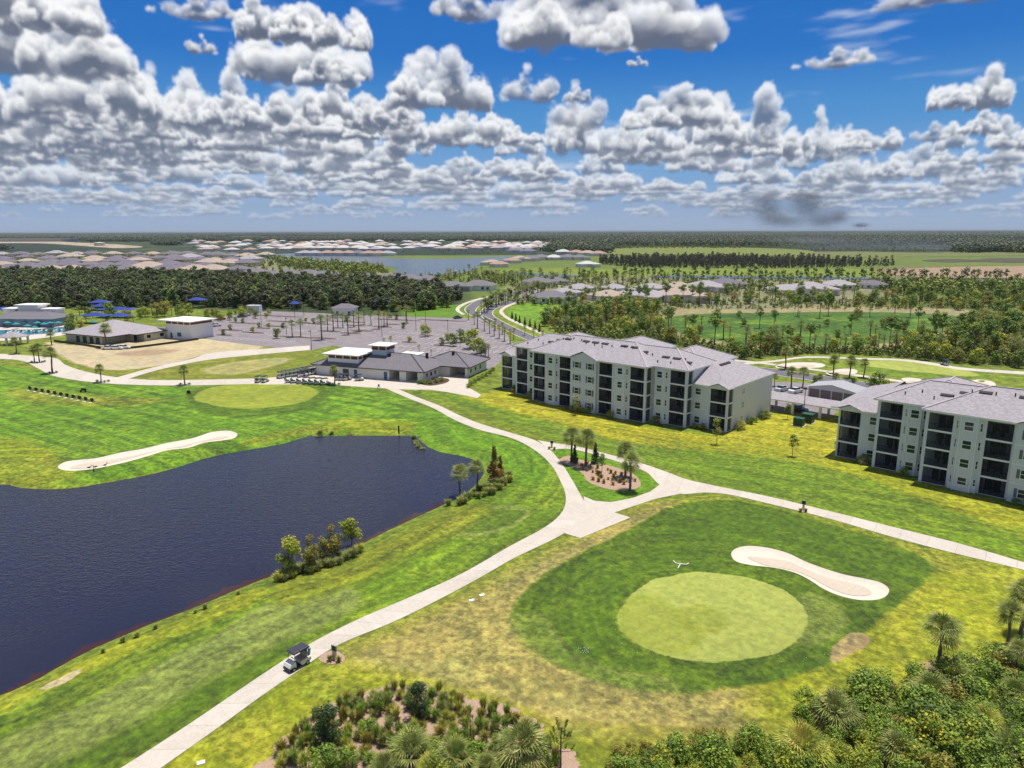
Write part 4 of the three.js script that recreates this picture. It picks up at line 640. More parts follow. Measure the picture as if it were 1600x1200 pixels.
const tilesTex = (lo, hi, seed) => tile(512, 4, (u, v) => { const row = v * 12, f = row - Math.floor(row), col = u * 10 + (Math.floor(row) % 2) * 0.5, k = clamp(NT[((Math.floor(row) % 12) * 31 + (Math.floor(col) % 10) * 7 + seed) & 65535] * 0.45 + n2(u * 64, v * 64) * 0.3 + (f < 0.14 ? -0.25 : 0.15)); return [lerp(lo[0], hi[0], k), lerp(lo[1], hi[1], k), lerp(lo[2], hi[2], k)]; });
const roofGrey = new THREE.MeshStandardMaterial({ map: tilesTex([136, 130, 134], [184, 177, 181], 3), roughness: 0.85 }), roofDark = new THREE.MeshStandardMaterial({ map: tilesTex([96, 92, 98], [134, 128, 134], 9), roughness: 0.85 });
const stucco = new THREE.MeshStandardMaterial({ map: speckle(71, [204, 204, 203], [220, 220, 219], 5, 0.3), roughness: 0.95 }), trim = std([236, 234, 230], 0.7), glass = new THREE.MeshPhysicalMaterial({ color: new THREE.Color().setRGB(0.012, 0.035, 0.03), roughness: 0.06, ior: 1.5 }), frameDark = std([40, 40, 44], 0.6), shutterMat = std([104, 108, 108], 0.8), ventMat = std([52, 42, 48], 0.8);
const screenMat = new THREE.MeshStandardMaterial({ color: new THREE.Color().setRGB(0.012, 0.013, 0.017), roughness: 0.9, transparent: true, opacity: 0.42, side: THREE.DoubleSide });
const ST = 3.12, LW = 3.55;
const winFrame = (w, h) => mg([bx(-w / 2 - 0.1, w / 2 + 0.1, h, h + 0.12, -0.02, 0.07), bx(-w / 2 - 0.14, w / 2 + 0.14, -0.14, 0, -0.02, 0.1), bx(-w / 2 - 0.1, -w / 2, 0, h, -0.02, 0.07), bx(w / 2, w / 2 + 0.1, 0, h, -0.02, 0.07), bx(-w / 2, w / 2, h / 2 - 0.04, h / 2 + 0.04, -0.02, 0.06)]);
const WF = winFrame(1.2, 1.35), WN = winFrame(0.34, 1.3), paneW = bx(-0.6, 0.6, 0, 0.63, 0.005, 0.025), paneN = bx(-0.17, 0.17, 0, 0.61, 0.005, 0.025), shut = bx(-0.21, 0.21, -0.05, 1.4, 0, 0.06);
function window_(root, u, y, v, narrow, turn = 0, shutters) {
  const w = part(root, 'window', narrow ? WN : WF, trim); w.position.set(u, y, v); w.rotation.y = turn; const a = part(w, 'pane', narrow ? paneN : paneW, glass), b = part(w, 'pane', narrow ? paneN : paneW, glass); a.position.y = 0.02; b.position.y = narrow ? 0.68 : 0.71;
  if (shutters) for (const s of [-1, 1]) { const q = part(root, 'shutter', shut, shutterMat); q.position.set(u + s * 0.93, y, v); }
}
const railGeo = (() => { const l = [bx(0, LW, 1.0, 1.06, 0, 0.04), bx(0, LW, 0.08, 0.12, 0, 0.04)]; for (let i = 0; i <= 22; i++) l.push(bx((i / 22) * (LW - 0.03), (i / 22) * (LW - 0.03) + 0.025, 0.1, 1.02, 0.005, 0.03)); return mg(l); })();
const scrFrame = mg([bx(0, LW, 2.74, 2.8, 0, 0.05), bx(0, 0.06, 0, 2.8, 0, 0.05), bx(LW - 0.06, LW, 0, 2.8, 0, 0.05), bx(LW / 2 - 0.025, LW / 2 + 0.025, 0, 2.8, 0, 0.05)]), scrGeo = bx(0.05, LW - 0.05, 0, 2.76, 0.055, 0.06);
const doorFrame = mg([bx(0, 2.4, 2.1, 2.2, 0, 0.08), bx(0, 0.08, 0, 2.1, 0, 0.08), bx(2.32, 2.4, 0, 2.1, 0, 0.08), bx(1.16, 1.24, 0, 2.1, 0, 0.08)]), doorPane = bx(0.08, 1.16, 0.04, 2.1, 0.02, 0.04);
const slabGeo = bx(-0.02, LW + 0.02, -0.3, 0, -2.48, -0.02), chairGeo = mg([bx(0, 0.5, 0.38, 0.44, 0, 0.5), bx(0, 0.5, 0.44, 0.9, 0, 0.06), bx(0, 0.05, 0, 0.38, 0, 0.05), bx(0.45, 0.5, 0, 0.38, 0, 0.05), bx(0, 0.05, 0, 0.38, 0.45, 0.5), bx(0.45, 0.5, 0, 0.38, 0.45, 0.5)]), chairMat = std([196, 192, 186], 0.7), sideScr = bx(-0.005, 0.005, 0, 2.76, -2.1, -0.42);
function apartment(label, pos, turn, seed) {
  const root = thing('apartment_building', label, 'building', pos, turn), r = rng(seed), walls = [], rear = [];
  const blocks = [[0, 7.1, 0, 3, [[0.3, 'L']], -22.5], [7.1, 15.35, 2.2, 4, [[7.6, 'L']], -10], [15.35, 48.45, 5, 4, [[15.85, 'L'], [24.1], [35.85], [44.35, 'R']], -10], [48.45, 57.1, 2.4, 4, [[52.95, 'R']], -10], [57.1, 65.4, 0, 3, [[61.4, 'R']], -22.5]];
  for (const [u0, u1, vf, fl, lan, vb] of blocks) {
    const top = fl === 4 ? 12.62 : 9.4; let cur = u0;
    for (const [a, side] of lan) {
      const b = a + LW;
      if (side === 'L') walls.push(bx(u0, a, -0.3, top, vf - 0.42, vf), bx(u0, a, -0.3, top, vb, vf - 2.5)); else walls.push(bx(cur, a, -0.3, top, vb, vf));
      walls.push(bx(a, b, -0.3, top, vb, vf - 2.5), bx(a, b, top - 0.42, top, vf - 2.5, vf - 0.01));
      cur = b;
      if (side === 'R') { walls.push(bx(b, u1, -0.3, top, vf - 0.42, vf), bx(b, u1, -0.3, top, vb, vf - 2.5)); cur = u1; }
      for (let k = 0; k < fl; k++) {
        const y = k * ST, s = part(root, 'balcony_slab', slabGeo, trim); s.position.set(a, y + (k ? 0 : 0.06), vf);
        if (side) { const q = part(root, 'balcony_slab', bx(Math.min(side === 'L' ? u0 : b, 99) + 0.01, (side === 'L' ? a : u1) - 0.01, y - 0.3, y + (k ? 0 : 0.06), vf - 2.49, vf - 0.43), trim); q.castShadow = true; }
        const sc = part(root, 'screen', scrGeo, screenMat); sc.position.set(a, y + 0.02, vf - 0.12); part(sc, 'screen_frame', scrFrame, frameDark);
        if (side) { const q = part(root, 'screen', sideScr, screenMat); q.position.set(side === 'L' ? u0 + 0.1 : u1 - 0.1, y + 0.02, vf); }
        const rl = part(root, 'railing', railGeo, frameDark); rl.position.set(a, y, vf - 0.2);
        const d = part(root, 'sliding_door', doorFrame, trim); d.position.set(a + (side === 'L' ? 0.9 : 0.3), y + 0.02, vf - 2.5); for (let j = 0; j < 2; j++) { const p = part(d, 'pane', doorPane, glass); p.position.x = j * 1.16; }
        if (r() < 0.6) for (let j = 0; j < 2; j++) { const c = part(root, 'balcony_chair', chairGeo, chairMat); c.position.set(a + 0.8 + j * 1.1 + r() * 0.4, y + 0.02, vf - 1.5 - r() * 0.4); c.rotation.y = (r() - 0.5) * 1.5; }
      }
    }
    if (cur < u1) walls.push(bx(cur, u1, -0.3, top, vb, vf));
  }
  rear.push(bx(44, 57, -0.3, 12.6, -20, -10), bx(9.2, 21.6, -0.3, 12.6, -20, -10), bx(26, 38, -0.3, 12.6, -25, -10));
  // bays, gables
  const bay = (a, b, v, fl) => { const s = new THREE.Shape([[a, v - 0.05], [a + 0.75, v + 0.62], [b - 0.75, v + 0.62], [b, v - 0.05]].map((p) => new THREE.Vector2(p[0], -p[1]))), g = new THREE.ExtrudeGeometry(s, { depth: fl === 4 ? 12.6 : 9.3, bevelEnabled: false }); g.rotateX(-Math.PI / 2); walls.push(g); };
  for (const [a, b, v] of [[19.75, 23.75, 5], [40, 43.95, 5], [48.75, 52.5, 2.4], [11.5, 15.0, 2.2]]) {
    bay(a, b, v, 4);
    for (let k = 0; k < 4; k++) { const y = k * ST + 0.95; window_(root, (a + b) / 2, y, v + 0.62, false); for (const s of [-1, 1]) window_(root, s < 0 ? a + 0.36 : b - 0.36, y, v + 0.29, true, s * 0.84); }
    for (const u of [a + 0.8, b - 0.8]) part(root, 'downspout', bx(u - 0.05, u + 0.05, 0, 12.5, v + 0.62, v + 0.72), trim);
  }
  for (const u of [30, 33.8]) for (let k = 0; k < 4; k++) window_(root, u, k * ST + 0.95, 5.85, false, 0, true);
  for (let k = 0; k < 3; k++) { window_(root, 6.1, k * ST + 0.95, 0.0, false); window_(root, 58.5, k * ST + 0.95, 0.0, false); }
  for (let k = 0; k < 3; k++) { window_(root, 65.4, k * ST + 0.95, -7.5, true, Math.PI / 2); window_(root, 65.4, k * ST + 0.95, -6.9, true, Math.PI / 2); }
  walls.push(bx(28.05, 35.5, -0.3, 12.6, 4.9, 5.85));
  const tri = (a, b, y, pk, v) => faces([[[a, y, v], [b, y, v], [(a + b) / 2, pk, v]]]);
  walls.push(tri(27.9, 35.65, 12.59, 14.15, 5.84), tri(61.2, 65.5, 9.4, 10.25, 0.62), tri(-0.1, 4.2, 9.4, 10.25, 0.62));
  for (let k = 1; k < 4; k++) part(root, 'string_course', bx(28.05, 35.5, k * ST - 0.1, k * ST + 0.02, 5.85, 5.89), trim);
  part(root, 'wall', boxUV(mg(walls)), stucco); part(root, 'rear_wing', boxUV(mg(rear)), stucco);
  // roofs
  const P1 = 0.46, rf = [hip(14.75, 49.05, -10.6, 5.75, 12.75, P1), hip(6.5, 57.7, -10.9, 3.0, 12.72, P1), hip(43.4, 57.65, -20.6, -3, 12.69, 0.4), hip(8.6, 22.2, -20.6, -3, 12.69, 0.39), hip(25.4, 38.6, -25.6, -3, 12.66, 0.4)];
  const g2 = (a, b, y, pk, vf, vb) => { const m = (a + b) / 2; return faces([[[a, y, vf], [m, pk, vf], [m, pk, vb], [a, y, vb]], [[m, pk, vf], [b, y, vf], [b, y, vb], [m, pk, vb]]]); };
  const wing = (x, s, yy) => { const e = x + s * 8.4, pk = yy + 8.4 * 0.42; return [faces([[[e, yy, 0.55], [x, yy, 0.55], [x, pk, -7.85]], [[e, yy, 0.55], [x, pk, -7.85], [x, pk, -14.7], [e, yy, -23.1]], [[e, yy, -23.1], [x, pk, -14.7], [x, yy, -23.1]]]), bx(Math.min(x + s * 0.4, e - s * 0.02), Math.max(x + s * 0.4, e - s * 0.02), yy - 0.24, yy - 0.01, -23.08, 0.53)]; };
  const wr = wing(57.45, 1, 9.55), wl = wing(7.0, -1, 9.55), gables = [g2(27.5, 36.05, 12.62, 14.4, 6.2, 1.6), g2(60.9, 65.95, 9.45, 10.45, 0.9, -1.8), g2(-0.55, 4.55, 9.45, 10.45, 0.9, -1.8)];
  const roof = part(root, 'roof', mg([...rf.map((q) => q[0]), wr[0], wl[0], ...gables]), roofGrey);
  part(roof, 'ridge_cap', mg(rf.map((q) => q[2])), std([178, 168, 168], 0.85));
  part(roof, 'fascia', mg([...rf.map((q) => q[1]), wr[1], wl[1]]), trim);
  const roofY = (u, v) => Math.max(12.75 + 0.46 * Math.min(5.75 - v, u - 14.75, 49.05 - u, v + 10.6), 12.72 + 0.46 * Math.min(3 - v, u - 6.5, 57.7 - u, v + 10.9));
  for (let i = 0; i < 15; i++) { const u = 17 + i * 2.75 - (i % 4 === 3 ? 0.8 : 0); if (i % 4 !== 3) { const q = part(roof, 'ridge_vent', bx(-0.95, 0.95, 0, 0.16, -0.3, 0.3), ventMat); q.position.set(u, roofY(u, -0.4) + 0.02, -0.4); q.rotation.x = 0.43; } }
  for (let i = 0; i < 18; i++) { const u = 10 + i * 2.6 + r(), v = -1 + r() * 3, q = part(roof, 'vent_pipe', bx(-0.09, 0.09, -0.3, 0.5, -0.09, 0.09), frameDark); q.position.set(u, roofY(u, v), v); }
  for (let j = 0; j < 3; j++) { const q = part(roof, 'ridge_vent', bx(-0.3, 0.3, 0, 0.14, -0.7, 0.7), ventMat); q.position.set(59, 9.55 + 6.95 * 0.42 + 0.03, -9.2 - j * 1.7); q.rotation.z = -0.4; }
  return root;
}
const AP0 = gp(784, 606), AP1 = gp(1304.5, 711.8), APT = -0.743;
const apartmentA = apartment('long grey four-storey apartment building with hipped roofs behind the palm island', AP0, APT, 3);
const apartmentB = apartment('grey four-storey apartment building beside the carport and green utility boxes', AP1, APT, 8);
const inB = (root, u, v) => { root.updateMatrixWorld(true); return root.localToWorld(new THREE.Vector3(u, 0, v)); };
// white fence panels round the ground-floor bay
{ const f = thing('vinyl_fence', 'low white picket fence panel round the ground-floor bay window', 'fence', inB(apartmentB, 21.75, 5.9), APT);
  for (const [a, b, ry] of [[-1.9, -1.2, 0.7], [-1.2, 1.2, 0], [1.2, 1.9, -0.7]]) { const l = []; for (let i = 0; i < 12; i++) l.push(bx(a + ((b - a) * i) / 12, a + ((b - a) * (i + 0.7)) / 12, 0.05, 1.15, -0.02, 0.02)); l.push(bx(a, b, 1.12, 1.2, -0.04, 0.04)); const p = part(f, 'panel', mg(l), trim); p.position.set(0, 0, ry ? -0.1 - Math.abs(0.28) : 0); p.rotation.y = 0; }
  for (const x of [-1.9, -1.2, 1.2, 1.9]) part(f, 'post', bx(x - 0.06, x + 0.06, 0, 1.3, -0.06 - (Math.abs(x) > 1.5 ? 0.38 : 0), 0.06 - (Math.abs(x) > 1.5 ? 0.38 : 0)), trim); }
// ---------------------------------------------------------------- clubhouse, range building and other low buildings
console.log('buildings');
const plaster = new THREE.MeshStandardMaterial({ map: speckle(73, [214, 210, 202], [230, 226, 218], 5, 0.3), roughness: 0.95 }), tanWall = new THREE.MeshStandardMaterial({ map: speckle(75, [190, 184, 160], [206, 200, 178], 5, 0.3), roughness: 0.95 }), whiteRoof = std([226, 222, 214], 0.7), brownPanel = std([104, 58, 50], 0.8), blueDoor = std([58, 92, 122], 0.6), darkDoor = std([46, 56, 66], 0.5), roomMat = std([120, 112, 104], 0.9);
{
  const c = thing('clubhouse', 'low white clubhouse with grey hipped roof, raised white flat roofs and garage openings', 'building', gp(661, 598), -0.36), H = 3.2;
  const w = [bx(-36, -10.9, -0.2, H, -6.5, 0), bx(-7.5, -5.4, -0.2, H, -6.5, 0), bx(-1.7, 0, -0.2, H, -6.5, 0), bx(-10.9, -7.5, 2.75, H, -6.5, -0.02), bx(-5.4, -1.7, 2.75, H, -6.5, -0.02), bx(-36, 0, -0.2, H, -16, -6.5), bx(-2, 3.2, -0.2, H, -25, -10.6), bx(8.2, 9, -0.2, H, -17, -10.6), bx(3.2, 8.2, 2.75, H, -17, -10.62), bx(3.2, 9, -0.2, H, -25, -17)];
  part(c, 'wall', boxUV(mg(w)), plaster);
  const ra = hip(-37, 1, -17, 1, H + 0.05, 0.36), rb = hip(-8, 10, -26, -9.6, H + 0.02, 0.36), rf = part(c, 'roof', mg([ra[0], rb[0]]), roofDark); part(rf, 'fascia', mg([ra[1], rb[1]]), frameDark); part(rf, 'ridge_cap', mg([ra[2], rb[2]]), frameDark);
  for (const [x, z] of [[-14, -6], [-4, -10.5], [2, -16]]) part(rf, 'roof_vent', bx(x - 0.35, x + 0.35, 4.6, 6.6, z - 0.3, z + 0.3), ventMat);
  const cl = part(c, 'clerestory', bx(-32, -21.5, 4, 5.1, -10.5, -0.8), trim); part(cl, 'siding', bx(-31.8, -21.7, 5.1, 6.3, -10.3, -1.0), brownPanel); part(cl, 'flat_roof', bx(-33.2, -20.4, 6.3, 6.6, -11.6, 0.6), whiteRoof);
  for (let i = 0; i < 5; i++) part(cl, 'post', bx(-32 + i * 2.58, -31.8 + i * 2.58, 5.05, 6.3, -0.98, -0.8), trim); for (let i = 0; i < 4; i++) part(cl, 'post', bx(-21.68, -21.5, 5.05, 6.3, -3.4 - i * 2.3, -3.2 - i * 2.3), trim);
  const tw = part(c, 'tower', boxUV(bx(-20, -15.2, 3, 7.4, -11, -6.2)), std([196, 204, 208], 0.9)); part(tw, 'siding', bx(-20.1, -15.1, 7.4, 8.6, -11.1, -6.1), brownPanel); part(tw, 'flat_roof', bx(-21, -14.2, 8.6, 8.85, -12, -5.2), whiteRoof);
  for (const x of [-20.15, -17.7, -15.2]) part(tw, 'post', bx(x, x + 0.16, 7.4, 8.6, -6.1, -6.0), trim);
  part(c, 'canopy_roof', bx(-15, -8.5, 5.1, 5.3, -18, -12.5), whiteRoof); for (const x of [-14.6, -9]) part(c, 'canopy_post', bx(x, x + 0.2, 3, 5.1, -13, -12.8), trim);
  for (const [x, m, ww] of [[-12.6, blueDoor, 1.1], [-22.6, blueDoor, 1.1], [-30.2, darkDoor, 1.6], [-26.4, darkDoor, 2]]) part(c, 'door', bx(x, x + ww, 0, 2.3, 0, 0.05), m);
  for (const z of [-2.4, -5, -7.6]) { const g = part(c, 'window', bx(0, 0.06, 1.0, 2.3, z - 0.65, z + 0.65), trim); part(g, 'pane', bx(0.05, 0.08, 1.08, 2.22, z - 0.55, z + 0.55), glass); }
  for (const z of [-13, -16.4, -20]) { const g = part(c, 'window', bx(9, 9.06, 1.0, 2.3, z - 0.65, z + 0.65), trim); part(g, 'pane', bx(9.05, 9.08, 1.08, 2.22, z - 0.55, z + 0.55), glass); }
  const l = thing('range_building', 'tan building with grey hipped roof joined to a tall white block', 'building', gp(160, 538), -0.44), R = hip(-22, 5, -25, 1, 3.25, 0.34), R2 = hip(-2, 9, -24, -8, 3.2, 0.3);
  part(l, 'wall', boxUV(mg([bx(-21, 0, -0.2, 3.2, -10, 0), bx(-20, 4, -0.2, 3.2, -24, -10), bx(3, 8, -0.2, 3.15, -23, -12)])), tanWall);
  const lr = part(l, 'roof', mg([R[0], R2[0]]), roofGrey); part(lr, 'fascia', mg([R[1], R2[1]]), ventMat);
  for (const x of [-14, -10, -6, -2.4]) part(l, 'door', bx(x - 1.1, x + 1.1, 0, 2.5, 0, 0.06), darkDoor); part(l, 'door', bx(4, 4.05, 0, 2.4, -11.8, -10.4), darkDoor); for (const z of [-14, -20]) { const g = part(l, 'window', bx(8, 8.06, 0.9, 2.4, z - 1, z + 1), trim); part(g, 'pane', bx(8.05, 8.08, 1, 2.3, z - 0.9, z + 0.9), glass); }
  const wb_ = part(l, 'white_block', boxUV(mg([bx(8.2, 22, -0.2, 5.9, -33, -22)])), std([226, 226, 226], 0.9)); part(wb_, 'siding', mg([bx(8.3, 21.9, 5.9, 7.0, -32.9, -22.1)]), brownPanel); for (let i = 0; i < 5; i++) part(wb_, 'post', bx(8.2 + i * 3.4, 8.5 + i * 3.4, 5.88, 7.0, -22.1, -21.95), trim); part(wb_, 'flat_roof', bx(5, 23.4, 7.0, 7.35, -34.5, -20.6), whiteRoof); part(wb_, 'door', bx(10.4, 11.5, 0, 2.3, -22, -21.95), blueDoor); part(wb_, 'window', bx(14.4, 16.6, 1, 2.6, -22, -21.94), blueDoor);
}
function hut(name, label, cat, pos, turn, w, d, h, pitch, wallM, roofM, open) {
  const o = thing(name, label, cat, pos, turn), R = hip(-w / 2 - 0.6, w / 2 + 0.6, -d / 2 - 0.6, d / 2 + 0.6, h, pitch);
  if (open) for (const x of [-1, 0, 1]) for (const z of [-1, 1]) part(o, 'column', bx((x * w) / 2 - 0.3, (x * w) / 2 + 0.3, -0.1, h - 0.1, (z * d) / 2 - 0.3, (z * d) / 2 + 0.3), wallM); else { part(o, 'wall', boxUV(bx(-w / 2, w / 2, -0.2, h - 0.05, -d / 2, d / 2)), wallM); for (const x of [-0.28, 0.28]) part(o, 'door', bx(x * w - 0.6, x * w + 0.6, 0, 2.2, d / 2, d / 2 + 0.05), darkDoor); }
  const r = part(o, 'roof', R[0], roofM); part(r, 'fascia', R[1], trim); return o;
}
hut('gazebo', 'open pale pavilion with hipped roof by the cart path', 'pavilion', gp(22, 538), -0.2, 7, 6, 3.1, 0.5, plaster, roofGrey, true);
hut('restroom_hut', 'small white hut with grey hipped roof at edge of parking lot', 'hut', gp(540, 492), -0.1, 11, 7, 4, 0.45, plaster, roofDark);
solo('storage_container', 'plain pale box store beside the dark wood at the parking lot', 'container', bx(-3.4, 3.4, -0.1, 3.8, -1.8, 1.8), std([206, 208, 212], 0.8), gp(398, 488), -0.1);
hut('pool_house', 'pool house with wide grey hipped roof and blue awning', 'building', gp(52, 508), -0.1, 30, 14, 4, 0.3, std([110, 130, 150], 0.9), roofDark);
{ const o = solo('pool_tower', 'white raised flat roof above the pool house', 'building', mg([bx(-13, -6, 6.6, 7.2, -3, 3), bx(-5, 5, 5, 8.4, -3, 3), bx(6, 14, 6.6, 7.2, -3, 3), bx(-12.5, -7, 4, 6.6, -2.6, 2.6), bx(6.5, 13.5, 4, 6.6, -2.6, 2.6), bx(-6, 6, 8.4, 9, -4, 4)]), trim, gp(50, 506).add(new THREE.Vector3(0, 0, -2)), -0.1); }
struct('pool_deck', sheetGeo(P([[-60, 535], [45, 531], [100, 524], [120, 514], [110, 505], [-60, 505]]), 0.03), concrete[2]);
struct('pool_water', sheetGeo(P([[-60, 527], [20, 525], [80, 521], [112, 517], [100, 511], [50, 515], [-60, 517]]), 0.06), new THREE.MeshPhysicalMaterial({ color: new THREE.Color().setRGB(0.07, 0.26, 0.36), roughness: 0.08, ior: 1.33 }));
// shade canopies and parasols
const blueCloth = std([34, 62, 140], 0.8), tealCloth = std([40, 130, 128], 0.8), postMat = std([70, 70, 76], 0.6);
function canopy(px, py, w, d, h, label) { const o = thing('shade_canopy', label, 'canopy', gp(px, py), -0.1, 'blue shade canopies behind the range building'); part(o, 'cloth', faces([[[-w / 2, h, d / 2], [w / 2, h, d / 2], [0, h + 1.6, 0]], [[w / 2, h, d / 2], [w / 2, h, -d / 2], [0, h + 1.6, 0]], [[w / 2, h, -d / 2], [-w / 2, h, -d / 2], [0, h + 1.6, 0]], [[-w / 2, h, -d / 2], [-w / 2, h, d / 2], [0, h + 1.6, 0]]]), blueCloth); for (const x of [-1, 1]) for (const z of [-1, 1]) part(o, 'post', bx((x * w) / 2 - 0.1, (x * w) / 2 + 0.1, -0.1, h, (z * d) / 2 - 0.1, (z * d) / 2 + 0.1), postMat); }
for (const [x, y, w, d, h] of [[158, 485, 11, 7, 4.5], [182, 496, 20, 7, 4], [150, 505, 14, 6, 3.6], [188, 504, 9, 6, 3.2], [160, 491, 9, 6, 4.2], [309, 481, 10, 7, 4.5], [8, 498, 12, 7, 4.4], [597, 484, 8, 6, 4.6], [461, 484, 5, 5, 3.4]]) canopy(x, y, w, d, h, 'blue four-post shade canopy by the dark wood');
{ const rr = rng(9); const um = (p) => { const o = thing('parasol', 'teal parasol standing on the pool deck', 'parasol', p, 0, 'teal parasols round the pool'); part(o, 'canopy', new THREE.ConeGeometry(1.7, 0.8, 8).translate(0, 2.6, 0), tealCloth); part(o, 'pole', new THREE.CylinderGeometry(0.04, 0.04, 2.5, 6).translate(0, 1.25, 0), postMat); };
  for (const [x, y] of [[12, 512], [26, 514], [44, 517], [60, 512], [70, 514], [80, 512], [92, 512], [42, 511], [148, 510], [-6, 514], [55, 520]]) um(gp(x, y)); 
  const lg = mg([bx(-0.35, 0.35, 0.25, 0.35, -0.9, 0.5), bx(-0.35, 0.35, 0.3, 0.9, -1.0, -0.9), bx(-0.3, -0.2, 0, 0.3, 0.3, 0.4), bx(0.2, 0.3, 0, 0.3, 0.3, 0.4), bx(-0.3, -0.2, 0, 0.3, -0.8, -0.7), bx(0.2, 0.3, 0, 0.3, -0.8, -0.7)]); for (let i = 0; i < 26; i++) solo('sun_lounger', 'white sun lounger on the pool deck', 'lounger', lg, i % 3 ? trim : tealCloth, gp(8 + i * 4, 519.5 + (i % 2) * 1.6 - i * 0.12), rr() * 0.4, 'sun loungers round the pool'); }
{ const w = std([146, 132, 110], 0.9); const f = thing('retaining_wall', 'low dark wall along the edge of the sandy lot', 'wall'); const a = along([[85, 534], [130, 540], [165, 545], [200, 545], [260, 538], [310, 531]], 24); for (let i = 0; i < 24; i++) { const d = a[i + 1].clone().sub(a[i]), q = part(f, 'wall_section', bx(0, d.length() - 0.02, -0.1, 0.8, -0.12, 0.12), std([64, 58, 50], 0.9)); q.position.copy(a[i]); q.rotation.y = Math.atan2(-d.z, d.x); } }
// carport and garages
{ const c = thing('carport', 'long open carport with grey roof between the two apartment buildings', 'carport', gp(1240, 648), -0.743), R = hip(-14, 13, -6.5, 0.6, 3.1, 0.3); const r = part(c, 'roof', R[0], roofGrey); part(r, 'fascia', R[1], trim); for (let i = 0; i < 5; i++) for (const z of [0, -5.8]) part(c, 'column', bx(-13 + i * 6.2, -12.5 + i * 6.2, -0.1, 2.9, z - 0.3, z + 0.2), stucco);
  const g = thing('garage_block', 'pale garage with low gabled roof and taupe doors beyond the carport', 'garage', gp(1268, 622), -0.743); part(g, 'wall', bx(-1, 10.5, -0.2, 3, -7, 0), stucco); part(g, 'roof', faces([[[-1.4, 3, 0.5], [4.75, 4.2, 0.5], [4.75, 4.2, -7.5], [-1.4, 3, -7.5]], [[4.75, 4.2, 0.5], [10.9, 3, 0.5], [10.9, 3, -7.5], [4.75, 4.2, -7.5]]]), std([162, 162, 166], 0.8)); part(g, 'gable', faces([[[-1, 3, 0.02], [10.5, 3, 0.02], [4.75, 4.12, 0.02]]]), stucco); for (let i = 0; i < 4; i++) part(g, 'garage_door', bx(-0.7 + i * 2.8, 1.8 + i * 2.8, 0, 2.5, 0, 0.06), std([128, 112, 100], 0.8)); }
for (const [x, y, s] of [[1248, 665, 1], [1262, 660, 1.15]]) { const g = thing('utility_box', s > 1 ? 'larger dark green utility box on the lawn by the carport' : 'smaller dark green utility box on the lawn by the carport', 'utility box', gp(x, y), -0.743), m = std([20, 62, 48], 0.5); part(g, 'cabinet', bx(-s, s, 0.12, 1.7 * s, -0.8 * s, 0.8 * s), m); part(g, 'lid', bx(-s - 0.06, s + 0.06, 1.7 * s, 1.7 * s + 0.1, -0.86 * s, 0.86 * s), std([32, 84, 66], 0.5)); part(g, 'pad', bx(-s - 0.3, s + 0.3, -0.05, 0.12, -0.8 * s - 0.3, 0.8 * s + 0.3), concrete[2]); }
